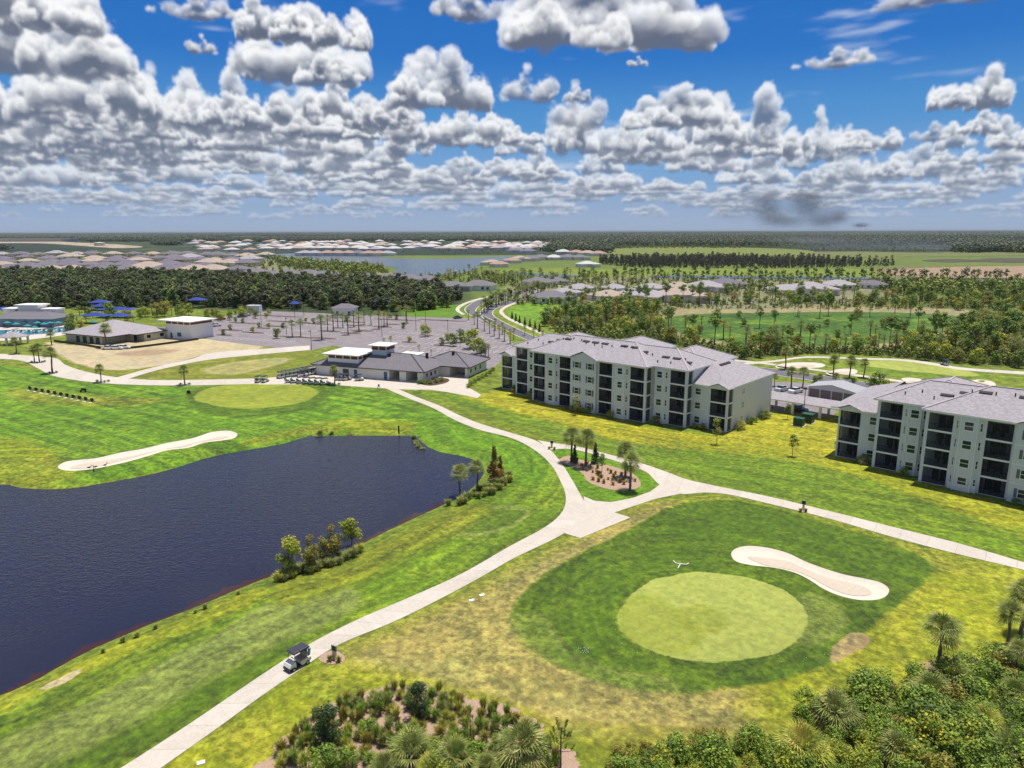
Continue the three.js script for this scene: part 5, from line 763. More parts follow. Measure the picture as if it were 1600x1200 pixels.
// ---------------------------------------------------------------- vehicles
const tyreG = new THREE.CylinderGeometry(0.23, 0.23, 0.18, 14).rotateX(Math.PI / 2), hubG = new THREE.CylinderGeometry(0.12, 0.12, 0.2, 10).rotateX(Math.PI / 2), tyreM = std([28, 28, 30], 0.8), hubM = std([190, 190, 196], 0.3, { metalness: 0.6 });
const extr = (pts, w, bev = 0.04) => { const g = new THREE.ExtrudeGeometry(new THREE.Shape(pts.map((p) => new THREE.Vector2(p[0], p[1]))), { depth: w - 2 * bev, bevelEnabled: true, bevelSize: bev, bevelThickness: bev, bevelSegments: 2 }); g.translate(0, 0, -w / 2 + bev); return g; };
function golfCart(label, pos, turn, group, bodyRGB = [222, 220, 212], roofRGB = [54, 56, 66], bags = true) {   // faces +x
  const o = thing('golf_cart', label, 'golf cart', pos, turn, group), body = std(bodyRGB, 0.35), black = std([34, 34, 38], 0.6), seat = std([170, 144, 122], 0.7);
  part(o, 'front_cowl', extr([[0.55, 0.32], [1.22, 0.32], [1.26, 0.55], [1.12, 0.78], [0.72, 0.92], [0.58, 0.86]], 1.06), body);
  part(o, 'bumper', extr([[1.0, 0.2], [1.3, 0.22], [1.3, 0.4], [1.0, 0.42]], 1.1), black);
  part(o, 'rear_body', extr([[-1.15, 0.4], [-0.95, 0.3], [-0.1, 0.3], [0.02, 0.62], [-0.2, 0.68], [-0.75, 0.66], [-1.12, 0.72]], 1.14), body);
  part(o, 'floor', bx(-1.0, 1.0, 0.22, 0.3, -0.55, 0.55), black);
  const s = part(o, 'seat', extr([[-0.68, 0.68], [-0.08, 0.68], [-0.04, 0.78], [-0.66, 0.82]], 1.04), seat); part(s, 'backrest', extr([[-0.74, 0.82], [-0.62, 0.8], [-0.72, 1.2], [-0.84, 1.2]], 1.0), seat);
  part(o, 'roof', extr([[-0.98, 1.76], [0.72, 1.78], [0.8, 1.82], [0.7, 1.87], [-0.9, 1.87], [-1.02, 1.81]], 1.18, 0.05), std(roofRGB, 0.5));
  const bar = (a, b) => { const A = new THREE.Vector3(...a), B = new THREE.Vector3(...b), d = B.clone().sub(A), g = new THREE.CylinderGeometry(0.022, 0.022, d.length(), 6); g.translate(0, d.length() / 2, 0); g.applyQuaternion(new THREE.Quaternion().setFromUnitVectors(new THREE.Vector3(0, 1, 0), d.normalize())); g.translate(...a); return g; };
  for (const z of [-0.5, 0.5]) { part(o, 'strut', bar([0.75, 0.85, z], [0.62, 1.78, z]), black); part(o, 'strut', bar([-0.9, 0.7, z], [-0.88, 1.78, z]), black); }
  const ws = part(o, 'windscreen', faces([[[0.75, 0.92, -0.48], [0.75, 0.92, 0.48], [0.63, 1.74, 0.48], [0.63, 1.74, -0.48]]]), new THREE.MeshPhysicalMaterial({ color: 0xffffff, roughness: 0.03, transmission: 1, thickness: 0, ior: 1.4 }));
  const st = new THREE.TorusGeometry(0.17, 0.02, 6, 16); st.rotateY(Math.PI / 2); st.rotateZ(-0.6); st.translate(0.42, 1.0, 0.25); part(o, 'steering_wheel', st, black);
  for (const [x, z] of [[0.86, 0.5], [0.86, -0.5], [-0.72, 0.5], [-0.72, -0.5]]) { const w = part(o, 'wheel', tyreG, tyreM); w.position.set(x, 0.23, z); part(w, 'hub', hubG, hubM); }
  if (bags) for (const [z, c] of [[0.26, [40, 70, 110]], [-0.26, [120, 176, 190]]]) { const b = part(o, 'golf_bag', bar([0, 0, 0], [0, 1, 0]).scale(6.5, 0.95, 6.5), std(c, 0.7)); b.position.set(-1.08, 0.52, z); b.rotation.z = 0.16; }
  return o;
}
const head = (a, b) => { const p = gp(...a), q = gp(...b); return Math.atan2(-(q.z - p.z), q.x - p.x); };
golfCart('white golf cart with dark roof and tan seat driving on the concrete path', gp(466, 1041).setY(0.05), head([486, 1030], [447, 1052]));
golfCart('golf cart on the far path beside the second green', gp(1476, 571).setY(0.05), head([1490, 574], [1465, 569]), undefined, [200, 200, 205], [50, 50, 54]);
{ const src = golfCart('white golf cart parked in the front row by the clubhouse', gp(452, 598).setY(0.05), 0.5, 'golf carts in the front row by the clubhouse');
  for (let i = 1; i < 7; i++) copyOf(src, gp(452 + i * 9.3, 598 + i * 0.55).setY(0.05), 0.5, src.userData.label, src.userData.group);
  for (let i = 0; i < 2; i++) copyOf(src, gp(404 + i * 10, 597.5).setY(0.05), 1.3, 'white golf cart of the pair on the path by the rough', 'pair of golf carts on the path by the rough');
  for (let i = 0; i < 12; i++) copyOf(src, gp(437 + i * 6.2, 591 - i * 1.15 - (i > 7 ? 0 : 0)).setY(0.05), 2.2, 'golf cart parked in the back row beside the clubhouse rough', 'golf carts in the back row by the clubhouse');
  for (let i = 0; i < 7; i++) copyOf(src, gp(474 + (i % 4) * 5.5, 588 - Math.floor(i / 4) * 4 - (i % 4)).setY(0.05), 0.2 + i * 0.3, 'golf cart crowded at the corner of the clubhouse', 'golf carts crowded at the clubhouse corner');
  for (let i = 0; i < 3; i++) copyOf(src, gp(530 + i * 6, 594 + i * 0.2).setY(0.05), 0.6, 'golf cart parked under the clubhouse eaves', 'golf carts under the clubhouse eaves');
  copyOf(src, gp(561, 595).setY(0.05), 0.1, 'lone pale golf cart standing in front of the clubhouse wall'); }
function car(label, pos, turn, rgb, group) {
  const o = thing('parked_car', label, 'car', pos, turn, group), paint = new THREE.MeshPhysicalMaterial({ color: new THREE.Color().setRGB(...linC(rgb)), roughness: 0.35, clearcoat: 0.8 });
  part(o, 'body', extr([[-2.2, 0.3], [2.15, 0.3], [2.25, 0.62], [2.0, 0.82], [1.1, 0.92], [-1.7, 0.98], [-2.25, 0.85]], 1.75, 0.08), paint); part(o, 'cabin', extr([[-1.6, 0.95], [1.05, 0.9], [0.4, 1.42], [-0.9, 1.48]], 1.5, 0.08), glass); part(o, 'roof', extr([[-0.98, 1.44], [0.42, 1.38], [0.3, 1.5], [-0.85, 1.54]], 1.4, 0.03), paint);
  for (const [x, z] of [[1.35, 0.82], [1.35, -0.82], [-1.4, 0.82], [-1.4, -0.82]]) { const w = part(o, 'wheel', tyreG, tyreM); w.position.set(x, 0.32, z); w.scale.setScalar(1.4); part(w, 'hub', hubG, hubM); } return o;
}
car('silver car parked on the asphalt beyond the carport roof', gp(1222, 611).setY(0.03), 0.6, [196, 200, 206]); car('white car parked beside the silver car beyond the carport', gp(1243, 614).setY(0.03), 0.6, [232, 232, 232]); car('dark car parked under the carport', gp(1246, 643).setY(0.03), -0.743, [50, 54, 60]);
for (const [x, y, c] of [[322, 512, [210, 212, 216]], [330, 511, [190, 194, 200]], [338, 510, [225, 225, 228]], [378, 496, [60, 64, 70]], [384, 494, [200, 204, 210]], [715, 498, [70, 70, 76]], [325, 505, [205, 205, 210]], [345, 500, [170, 60, 50]]]) car('car parked at the far side of the parking lot', gp(x, y).setY(0.03), 0.7, c, 'cars far off in the parking lot');
for (const [x, y] of [[170, 546], [182, 546], [194, 545]]) car('white utility vehicle parked beside the low dark wall on sand', gp(x, y).setY(0.02), 0.1, [226, 226, 226], 'white vehicles by the low wall');
// ---------------------------------------------------------------- parking lot: bay lines, islands, lamps
{
  const lot = new THREE.Group(); lot.name = 'parking_markings'; lot.userData.kind = 'structure'; scene.add(lot); const paint = std([226, 224, 220], 0.8), e1 = new THREE.Vector3(0.936, 0, 0.352), e2 = new THREE.Vector3(-0.352, 0, 0.936), line = bx(-0.07, 0.07, 0, 0.006, -2.6, 2.6);
  const rows = [[596, 545, 16], [585, 538, 20], [600, 532, 22], [606, 525, 22], [612, 519, 20], [340, 527, 14], [352, 519, 16], [372, 511, 16], [420, 505, 22], [432, 499, 22]];
  for (const [px, py, n] of rows) { const o = gp(px, py); for (let i = 0; i < n; i++) { const q = part(lot, 'bay_line', line, paint); q.position.copy(o).addScaledVector(e1, i * 2.75).setY(0.026); q.rotation.y = -0.36; } }
  const isl = (px, py, len) => { const o = gp(px, py), a = o.clone().addScaledVector(e1, -len / 2), pts = []; for (let i = 0; i < 20; i++) { const t = (i / 20) * 6.283; pts.push(o.clone().addScaledVector(e1, Math.cos(t) * len / 2).addScaledVector(e2, Math.sin(t) * 1.5)); } const root = new THREE.Group(); root.name = numbered('planting_island'); root.userData.kind = 'structure'; scene.add(root); struct('kerb', sheetGeo(pts, 0.13, 0.13), concrete[2], root); struct('mulch', sheetGeo(pts.map((p) => p.clone().lerp(o, 0.1)), 0.16, 0.1), darkMulch, root); };
  for (const [x, y, l] of [[462, 527, 20], [506, 529, 14], [515, 518, 14], [548, 521, 12], [556, 509, 12], [565, 517, 14], [597, 511, 12], [612, 507, 10], [410, 513, 10], [430, 510, 16], [690, 501, 30], [665, 524, 8], [430, 494, 40], [450, 503, 30], [360, 516, 16], [395, 520, 14], [380, 505, 20], [350, 524, 10], [490, 506, 24], [620, 500, 30], [540, 503, 26], [640, 535, 8], [690, 540, 8]]) isl(x, y, l);
  const lampPole = new THREE.CylinderGeometry(0.07, 0.1, 7, 8).translate(0, 3.4, 0), lampHead = mg([bx(-0.1, 0.9, 6.85, 7.0, -0.18, 0.18), bx(-0.12, 0.12, 6.7, 7.05, -0.12, 0.12)]), black = std([46, 44, 48], 0.6);
  const lamps = [[487, 547], [409, 513], [448, 523], [461, 500], [512, 506], [475, 494], [650, 516], [634, 504], [597, 526], [700, 527], [719, 543], [665, 506], [1255, 652], [765, 431], [650, 431], [665, 427], [709, 427], [724, 426], [806, 447], [962, 428], [1146, 430], [1220, 437], [1311, 560]];
  for (const [x, y] of lamps) { const o = thing('street_lamp', 'slim black street lamp with a single flat head', 'street lamp', gp(x, y), rv() * 6.28, 'slim black street lamps'); part(o, 'pole', lampPole, black); part(o, 'lamp_head', lampHead, black); }
}
// ---------------------------------------------------------------- small things on the course
{ const s = thing('tee_sign', 'small tee sign on a stone base beside the main cart path', 'sign', gp(523, 1030), -0.5); part(s, 'post', bx(-0.16, 0.16, -0.05, 1.0, -0.14, 0.14), std([196, 184, 168], 0.9)); part(s, 'board', bx(-0.32, 0.32, 0.95, 1.55, -0.06, 0.06), std([150, 148, 150], 0.6)); part(s, 'panel', bx(-0.24, 0.24, 1.02, 1.48, 0.06, 0.08), std([36, 40, 42], 0.5));
  for (const [x, y, l] of [[1255, 797, 'small stone tee sign with grasses beside the right-hand path'], [862, 700, 'small tee sign at the tip of the grass island']]) { const c = copyOf(s, gp(x, y), -0.4, l); }
  const hm = std([236, 236, 232], 0.5), pipe = (a, b) => { const d = b.clone().sub(a), g = new THREE.CylinderGeometry(0.06, 0.06, d.length(), 8); g.translate(0, d.length() / 2, 0); g.applyQuaternion(new THREE.Quaternion().setFromUnitVectors(new THREE.Vector3(0, 1, 0), d.clone().normalize())); g.translate(a.x, a.y, a.z); return g; };
  const G = (x, y) => gp(x, y).setY(0.08), o = gp(1062, 883), loc = (x, y) => G(x, y).sub(o);
  solo('marker_pipe', 'white forked pipe lying on the grass beside the putting green', 'pipe', mg([pipe(loc(1052, 877), loc(1056, 881)), pipe(loc(1056, 881), loc(1072, 883)), pipe(loc(1072, 883), loc(1076, 881)), pipe(loc(1063, 882), loc(1059, 889))]), hm, o);
  const post = thing('cooler_stand', 'small white cooler stand where the path meets the clubhouse apron', 'stand', gp(592, 608)); part(post, 'cooler', new THREE.CylinderGeometry(0.25, 0.22, 0.6, 12).translate(0, 1.0, 0), std([60, 62, 70], 0.6)); for (const x of [-0.3, 0.3]) part(post, 'leg', bx(x - 0.08, x + 0.08, -0.05, 0.75, -0.1, 0.1), trim);
  const fr = mg([pipe(new THREE.Vector3(-0.5, 0, 0.3), new THREE.Vector3(-0.35, 1, 0)), pipe(new THREE.Vector3(0.5, 0, 0.3), new THREE.Vector3(0.35, 1, 0)), pipe(new THREE.Vector3(-0.5, 0, -0.3), new THREE.Vector3(-0.35, 1, 0)), pipe(new THREE.Vector3(0.5, 0, -0.3), new THREE.Vector3(0.35, 1, 0)), pipe(new THREE.Vector3(-0.4, 1, 0), new THREE.Vector3(0.4, 1, 0))]), bagG = bx(-0.3, 0.3, 0.15, 0.95, -0.12, 0.12), blackM = std([38, 40, 36], 0.8);
  for (let i = 0; i < 11; i++) { const t = i / 10, b = thing('bag_stand', 'black practice bag stand in a row on the range', 'bag stand', gp(lerp(47, 144, t), lerp(609.5, 628.5, t)), -0.3, 'black bag stands in a row on the practice range'); part(b, 'frame', fr, blackM); part(b, 'bag', bagG, blackM); part(b, 'base_board', bx(-0.5, 0.5, 0, 0.05, 0.2, 0.7), trim); }
  const b2 = thing('range_bench', 'dark low bench standing alone on the practice range', 'bench', gp(130, 612.5), -0.3); part(b2, 'seat', bx(-0.9, 0.9, 0.4, 0.5, -0.3, 0.3), blackM); part(b2, 'backrest', bx(-0.9, 0.9, 0.5, 0.95, -0.3, -0.22), blackM); for (const x of [-0.8, 0.8]) part(b2, 'leg', bx(x - 0.05, x + 0.05, 0, 0.4, -0.25, 0.25), blackM);
  const b3 = thing('practice_bag', 'black upright golf bag stand left of the practice green', 'bag stand', gp(295, 616)); part(b3, 'frame', fr, blackM); part(b3, 'bag', bagG, blackM);
  const g3 = thing('overflow_pipe', 'short dark drain post standing in the pond margin', 'post', gp(623, 671).setY(WATER_Y)); part(g3, 'pipe', new THREE.CylinderGeometry(0.16, 0.16, 1.7, 10).translate(0, 0.6, 0), blackM); part(g3, 'cap', new THREE.CylinderGeometry(0.24, 0.24, 0.12, 10).translate(0, 1.48, 0), blackM);
  // geese: body, neck and head in one continuous outline
  const goose = (() => { const c = new THREE.CatmullRomCurve3([[-0.42, 0.32, 0], [-0.2, 0.34, 0], [0.1, 0.36, 0], [0.26, 0.44, 0], [0.3, 0.62, 0], [0.34, 0.72, 0], [0.46, 0.7, 0]].map((p) => new THREE.Vector3(...p))), g = new THREE.TubeGeometry(c, 24, 1, 8), p = g.attributes.position, R = [0.02, 0.12, 0.15, 0.09, 0.045, 0.06, 0.015]; for (let i = 0; i < p.count; i++) { const t = Math.floor(i / 9) / 24, o = c.getPointAt(t), f = t * 6, k = Math.min(5, f | 0), r = lerp(R[k], R[k + 1], f - k); p.setXYZ(i, o.x + (p.getX(i) - o.x) * r, o.y + (p.getY(i) - o.y) * r, o.z + (p.getZ(i) - o.z) * r); } g.computeVertexNormals(); return g; })();
  for (const [x, y, a] of [[140, 733, 0.5], [147, 736, 2.2], [149, 732, 4], [165, 729, 1]]) { const q = thing('goose', 'dark goose standing beside the long bunker by the pond', 'goose', gp(x, y), a, 'geese beside the long bunker'); part(q, 'body', goose, std([58, 50, 44], 0.9)); for (const z of [-0.06, 0.06]) part(q, 'leg', new THREE.CylinderGeometry(0.015, 0.015, 0.28, 5).translate(0, 0.12, z), blackM); }
  const ball = new THREE.SphereGeometry(0.032, 8, 6), rb = rng(61); for (let i = 0; i < 70; i++) { const px = i < 22 ? 912 + (rb() - 0.5) * 16 : 960 + rb() * 340, py = i < 22 ? 1017 + (rb() - 0.5) * 10 : 930 + rb() * 105; solo('golf_ball', i < 22 ? 'white practice ball in the scattered heap on the green collar' : 'white practice ball lying loose round the putting green', 'golf ball', ball, hm, gp(px, py).setY(0.06), 0, i < 22 ? 'practice balls in the heap' : 'loose practice balls'); }
  for (const [x, y] of [[737, 938], [753, 930], [314, 1192]]) solo('tee_plate', 'small white yardage plate set in the dry rough', 'plate', bx(-0.3, 0.3, 0, 0.05, -0.2, 0.2), hm, gp(x, y).setY(0.01), 0.4, 'white plates in the rough');
}
// ---------------------------------------------------------------- plants one by one
console.log('plants');
// fan palms
for (const [x, y, t, l] of [[1462, 1056, 950, 'leaning cabbage palm standing alone on the dry rough by the thicket'], [1574, 1010, 932, 'cabbage palm with a low trunk at the top of the thicket'], [1594, 990, 895, 'cabbage palm behind the low-trunked palm at the top of the thicket'], [1586, 1062, 992, 'cabbage palm with yellowing fronds above the thicket'],
  [719, 769, 715, 'fan palm on the pond bank with bare trunk over the water'], [745, 766, 712, 'fan palm on the pond bank beside the rusty conical tree'], [523, 601, 569, 'fan palm planted before the clubhouse carts'],
  [893, 722, 664, 'palm at the narrow end of the island bed'], [915, 728, 666, 'tallest palm on the island bed'], [977, 746, 686, 'palm at the broad end of the island bed'], [984, 766, 704, 'shorter palm at the broad end of the island bed'],
  [26, 553, 525, 'fan palm in a round bed by the gazebo'], [54, 566, 538, 'fan palm of the close pair on the path island'], [62, 566, 535, 'fan palm with fuller crown of the close pair on the path island'], [82, 583, 540, 'palm on the path island below the pair'], [158, 597, 567, 'fan palm in a dark bed beside the long pale path'], [289, 601, 569, 'fan palm with dark pots beside the long pale path'], [168, 543, 503, 'tall palm before the range building'], [81, 539, 513, 'bright yellow-green palm beside the gazebo']])
  plantPx('fan_palm', x, y, t, l, 'palm');
for (const [x, y, t] of [[457, 527, 499], [470, 526, 497], [503, 531, 491], [512, 517, 491], [521, 517, 486], [544, 523, 492], [553, 511, 485], [561, 518, 486], [569, 507, 485], [592, 514, 483], [605, 509, 483], [600, 511, 485], [636, 505, 476], [580, 508, 486], [536, 512, 488], [528, 512, 488]]) plantPx('small_palm', x, y, t, 'slender palm in a parking lot planting island', 'palm', 'palms in the parking lot islands');
for (const [x, y, t] of [[655, 553, 538], [611, 541, 524], [759, 557, 535], [763, 558, 537], [674, 556, 546], [600, 541, 528]]) plantPx('small_palm', x, y, t, 'small palm behind the clubhouse roof', 'palm', 'palms behind the clubhouse');
for (const [x, y, t] of [[732, 500, 484], [746, 513, 486], [757, 517, 497], [765, 521, 500], [772, 525, 503], [780, 529, 507], [788, 533, 510], [797, 537, 513], [803, 531, 512], [741, 507, 490], [774, 516, 497], [785, 522, 503], [820, 524, 508], [834, 530, 512], [848, 535, 516]]) plantPx('cabbage_palm', x, y, t, 'cabbage palm in the planted strip by the curving road', 'palm', 'cabbage palms by the curving road');
for (const [x, y, t] of [[1302, 587, 553], [1327, 591, 554], [1349, 590, 559], [1227, 577, 541], [1236, 606, 571], [1254, 606, 572], [1305, 606, 581], [1210, 604, 582], [1280, 604, 583]]) plantPx('fan_palm', x, y, t, 'palm beside the road behind the apartments', 'palm', 'palms by the road behind the apartments');
// pond bank
for (const [k, x, y, t, v, l] of [['shade_tree', 453, 893, 828, 0, 'full rounded tree at the end of the pond bank row'], ['olive_tree', 485, 886, 826, 0, 'thin olive tree second in the pond bank row'], ['olive_tree', 503, 874, 824, 1, 'thin olive tree in the middle of the pond bank row'], ['olive_tree', 520, 868, 808, 0, 'taller narrow olive tree in the pond bank row'], ['shade_tree', 549, 850, 793, 2, 'bright yellow-green tree ending the pond bank row'], ['cone_tree', 772, 752, 688, 1, 'rusty conical cypress on the pond bank'], ['cone_tree', 782, 745, 706, 1, 'shorter rusty conical tree behind the cypress'], ['cone_tree', 898, 723, 690, 0, 'dark conical evergreen at the narrow end of the island bed'], ['cone_tree', 930, 724, 686, 0, 'dark conical evergreen in the middle of the island bed'], ['young_tree', 940, 742, 704, 0, 'young leafy tree in the island bed'],
  ['dark_tree', 512, 1168, 1082, 0, 'dark evergreen tree at the edge of the large mulch bed'], ['dark_tree', 655, 1122, 1056, 1, 'small dark evergreen at the top of the large mulch bed'], ['young_pine', 876, 1200, 1108, 0, 'young pine with upright candles at the corner of the large mulch bed'], ['young_pine', 735, 1166, 1108, 1, 'stout young pine in the middle of the large mulch bed'], ['young_pine', 620, 1160, 1118, 1, 'small young pine left in the large mulch bed'],
  ['young_tree', 1120, 694, 650, 1, 'pale thin young tree before the apartment corner'], ['young_tree', 1238, 713, 674, 0, 'thin staked young tree on the yellow lawn'], ['young_tree', 1230, 655, 627, 0, 'young tree beside the carport'], ['young_tree', 899, 648, 614, 1, 'young leafy tree before the shuttered gable']]) plantPx(k, x, y, t, l, 'tree', undefined, v);
// low palms and shrubs of the large bed
for (const [x, y, t] of [[645, 1198, 1136], [712, 1202, 1150], [815, 1190, 1126], [600, 1216, 1174], [760, 1212, 1176], [675, 1222, 1176]]) plantPx('low_palm', x, y, t, 'low fan palm with spreading fronds in the large mulch bed', 'palm', 'low palms in the large mulch bed');
for (const [x, y, t, v] of [[505, 1205, 1160, 3], [680, 1185, 1150, 0], [575, 1150, 1120, 3], [545, 1195, 1160, 0], [690, 1215, 1170, 3], [740, 1190, 1150, 0], [640, 1165, 1130, 3]]) plantPx('shrub', x, y, t, 'bright green shrub among the grasses of the large mulch bed', 'shrub', 'green shrubs in the large mulch bed', v);
const tufts = [0, 1, 2, 3].map((i) => grassTuft(300 + i, 190, 1.05, 0.5, [PAL.lush, PAL.blade, PAL.olive, PAL.frond][i])), smallTufts = [0, 1].map((i) => grassTuft(320 + i, 70, 0.42, 0.26, i ? PAL.straw : PAL.olive)), reeds = [0, 1, 2].map((i) => grassTuft(340 + i, 170, 1.0, 0.7, i ? PAL.frond : PAL.blade));
const inside = (poly, x, z) => sdf(poly, x, z);
function scatter(px, n, gap, seed, f, margin = 0, h = 0) { const poly = P(px), b = bboxOf(poly), r = rng(seed), done = []; let tries = 0; while (done.length < n && tries++ < n * 40) { const x = lerp(b.min.x, b.max.x, r()), z = lerp(b.min.z, b.max.z, r()); if (inside(poly, x, z) < margin) continue; if (done.some((p) => (p.x - x) ** 2 + (p.z - z) ** 2 < gap * gap)) continue; const p = new THREE.Vector3(x, height(x, z), z); done.push(p); f(p, r, done.length - 1); } return done; }
scatter([[405, 1212], [432, 1170], [470, 1132], [520, 1102], [570, 1084], [620, 1074], [680, 1078], [740, 1092], [790, 1107], [838, 1132], [858, 1160], [880, 1185], [885, 1212]], 175, 0.58, 5, (p, r) => { const k = (r() * 4) | 0, m = solo('grass_tuft', ['lush green', 'straw-tipped', 'olive', 'grey-green'][k] + ' upright tuft of ornamental grass in the large mulch bed', 'grass', tufts[k], leafMat, p, r() * 6, 'ornamental grass tufts in the large mulch bed'); m.scale.set(0.8 + r() * 0.6, 0.65 + r() * 0.75, 0.8 + r() * 0.6); }, 0.2);
scatter([[888, 716], [925, 724], [980, 740], [998, 752], [985, 764], [935, 758], [915, 745]], 34, 0.8, 6, (p, r) => { const m = solo('grass_tuft', 'small dry grass tuft in the island bed', 'grass', smallTufts[(r() * 2) | 0], leafMat, p, r() * 6, 'dry grass tufts in the island bed'); m.scale.setScalar(1 + r() * 0.9); }, 0.3);
for (const [px, n, s] of [[[[425, 900], [470, 885], [520, 872], [565, 850], [572, 858], [530, 880], [480, 898], [430, 910]], 26, 8], [[[700, 786], [740, 768], [780, 748], [796, 742], [800, 752], [770, 772], [720, 792]], 34, 9], [[[488, 676], [500, 672], [545, 668], [560, 668], [545, 673], [500, 680]], 12, 10], [[[640, 672], [655, 690], [668, 700], [690, 708], [680, 712], [655, 700]], 10, 11], [[[50, 1068], [140, 1020], [280, 961], [420, 905], [400, 916], [240, 980], [100, 1044]], 7, 12]]) scatter(px, n, 0.7, s, (p, r) => { const m = solo('reed_clump', s === 12 ? 'tiny reed clump along the long straight pond bank' : s === 8 ? 'reed clump under the row of bank trees' : s === 9 ? 'reed clump under the palms on the pond bank' : 'reed clump on the far pond margin', 'reeds', reeds[(r() * 3) | 0], leafMat, p, r() * 6, 'reed clumps round the pond'); m.scale.setScalar((s === 12 ? 0.2 : 0.8) + r() * 0.5); });
for (const [x, y] of [[858, 702], [866, 703], [1251, 800], [1259, 800], [516, 1033], [530, 1034]]) { const m = solo('grass_tuft', 'grass tuft at the foot of a tee sign', 'grass', smallTufts[0], leafMat, gp(x, y), x, 'grass tufts at the tee signs'); m.scale.setScalar(1.5); }
// thicket at the lower right
scatter([[1455, 1066], [1530, 1050], [1620, 1030], [1640, 1230], [930, 1230], [985, 1190], [1030, 1172], [1090, 1165], [1170, 1162], [1235, 1130], [1320, 1095], [1400, 1080]], 190, 0.95, 14, (p, r, i) => { const k = [0, 1, 2, 3, 4, 0, 3, 1, 0, 3][(r() * 10) | 0]; plant('shrub', p, 0.9 + r() * r() * 2.4 + (p.x > 30 ? 0.5 : 0), ['bright green leafy', 'yellow-green', 'dull dark green', 'full bright green', 'olive-brown'][k] + ' shrub in the dense thicket', 'shrub', 'shrubs of the thicket', k); });
scatter([[1480, 1070], [1600, 1050], [1620, 1200], [1200, 1200], [1300, 1120]], 9, 3, 15, (p, r) => plant('low_palm', p, 2.2 + r(), 'palmetto with fanned fronds standing in the thicket', 'palm', 'palmettos in the thicket'));
scatter([[945, 1185], [1000, 1165], [1180, 1150], [1180, 1165], [1000, 1195], [950, 1210]], 14, 1.1, 16, (p, r) => plant('shrub', p, 1 + r() * 0.6, 'small olive shrub at the dry edge of the thicket', 'shrub', 'small shrubs at the thicket edge', 4));
// foundation planting
for (const [b, list] of [[apartmentA, [[5, 1.2], [6, 1.3], [13, 3.4], [27.6, 6.6], [29.5, 6.7], [31, 6.7], [32.5, 6.7], [34, 6.7], [40, 6.4], [50.5, 4.2], [59, 1.4], [60.4, 1.4], [66.6, -3], [66.6, -4.6], [66.6, -10], [66.6, -12], [66.6, -15], [66.6, -17], [66.6, -19]]], [apartmentB, [[4.5, 1.2], [5.5, 1.3], [12.8, 3.6], [29.5, 6.8], [30.8, 6.8], [32, 6.9], [33.2, 6.9], [-1.2, -6]]]]) list.forEach(([u, v], i) => { const p = inB(b, u, v); plant(i % 4 === 1 ? 'low_palm' : 'shrub', p, i % 4 === 1 ? 1.9 : 1.2 + (i % 3) * 0.3, b === apartmentA ? 'low plant against the long apartment building wall' : 'low plant against the apartment wall near the carport', 'plant', b === apartmentA ? 'planting along the long apartment building' : 'planting along the apartment building by the carport', undefined, undefined, 'foundation_shrub'); });
for (const list of [[[732, 606], [737, 602], [742, 598], [748, 594], [754, 591], [760, 588], [766, 584], [770, 580]], [[655, 600], [663, 600], [672, 600], [682, 598], [690, 596]]]) list.forEach(([x, y]) => plant('shrub', gp(x, y), 1.5, 'clipped hedge shrub beside the clubhouse drive', 'shrub', 'hedge shrubs at the clubhouse drive', [0, 3][x % 2], undefined, 'hedge_shrub'));
for (const [x, y] of [[24, 554], [30, 554], [50, 567], [58, 568], [66, 567], [70, 566], [78, 584], [88, 583], [152, 597], [164, 598], [170, 597], [282, 602], [296, 602], [520, 602], [530, 602], [516, 601]]) plant('shrub', gp(x, y), 0.8, 'low dark shrub at the foot of a palm by the pale path', 'shrub', 'low shrubs at the path palms', 2, undefined, 'bed_shrub');
for (const [x, y, t, v] of [[735, 545, 510, 1], [708, 541, 519, 0], [720, 535, 513, 0], [745, 553, 524, 1], [752, 556, 530, 0], [700, 536, 518, 1], [433, 529, 511, 0], [443, 514, 503, 0], [1370, 612, 580, 0], [1385, 612, 590, 1], [1360, 612, 590, 0], [1332, 603, 588, 0], [1275, 603, 585, 0], [665, 526, 504, 1], [631, 514, 502, 0], [360, 516, 506, 0], [395, 520, 509, 1], [380, 505, 496, 0], [490, 506, 496, 0], [478, 504, 495, 1], [620, 500, 489, 0], [610, 499, 489, 1], [540, 503, 493, 0], [640, 535, 524, 1], [690, 540, 526, 0], [420, 513, 503, 1], [405, 512, 503, 0], [350, 524, 513, 0]]) plantPx('bushy_tree', x, y, t, 'bushy green tree beside the asphalt', 'tree', 'bushy trees beside the asphalt', v);
for (const [px, n, s, hh] of [[[[120, 505], [300, 496], [300, 490], [120, 492]], 22, 21, 6], [[[310, 508], [420, 500], [430, 490], [330, 490]], 26, 22, 3.5], [[[100, 528], [118, 520], [130, 512], [112, 508]], 6, 23, 5]]) scatter(px, n, 2.5, s, (p, r, i) => plant(i % 3 ? 'bushy_tree' : 'small_palm', p, hh * (0.7 + r() * 0.7), 'leafy tree or palm between the pool and the parking lot', 'tree', 'trees between pool and parking lot', undefined, undefined, 'garden_tree'));
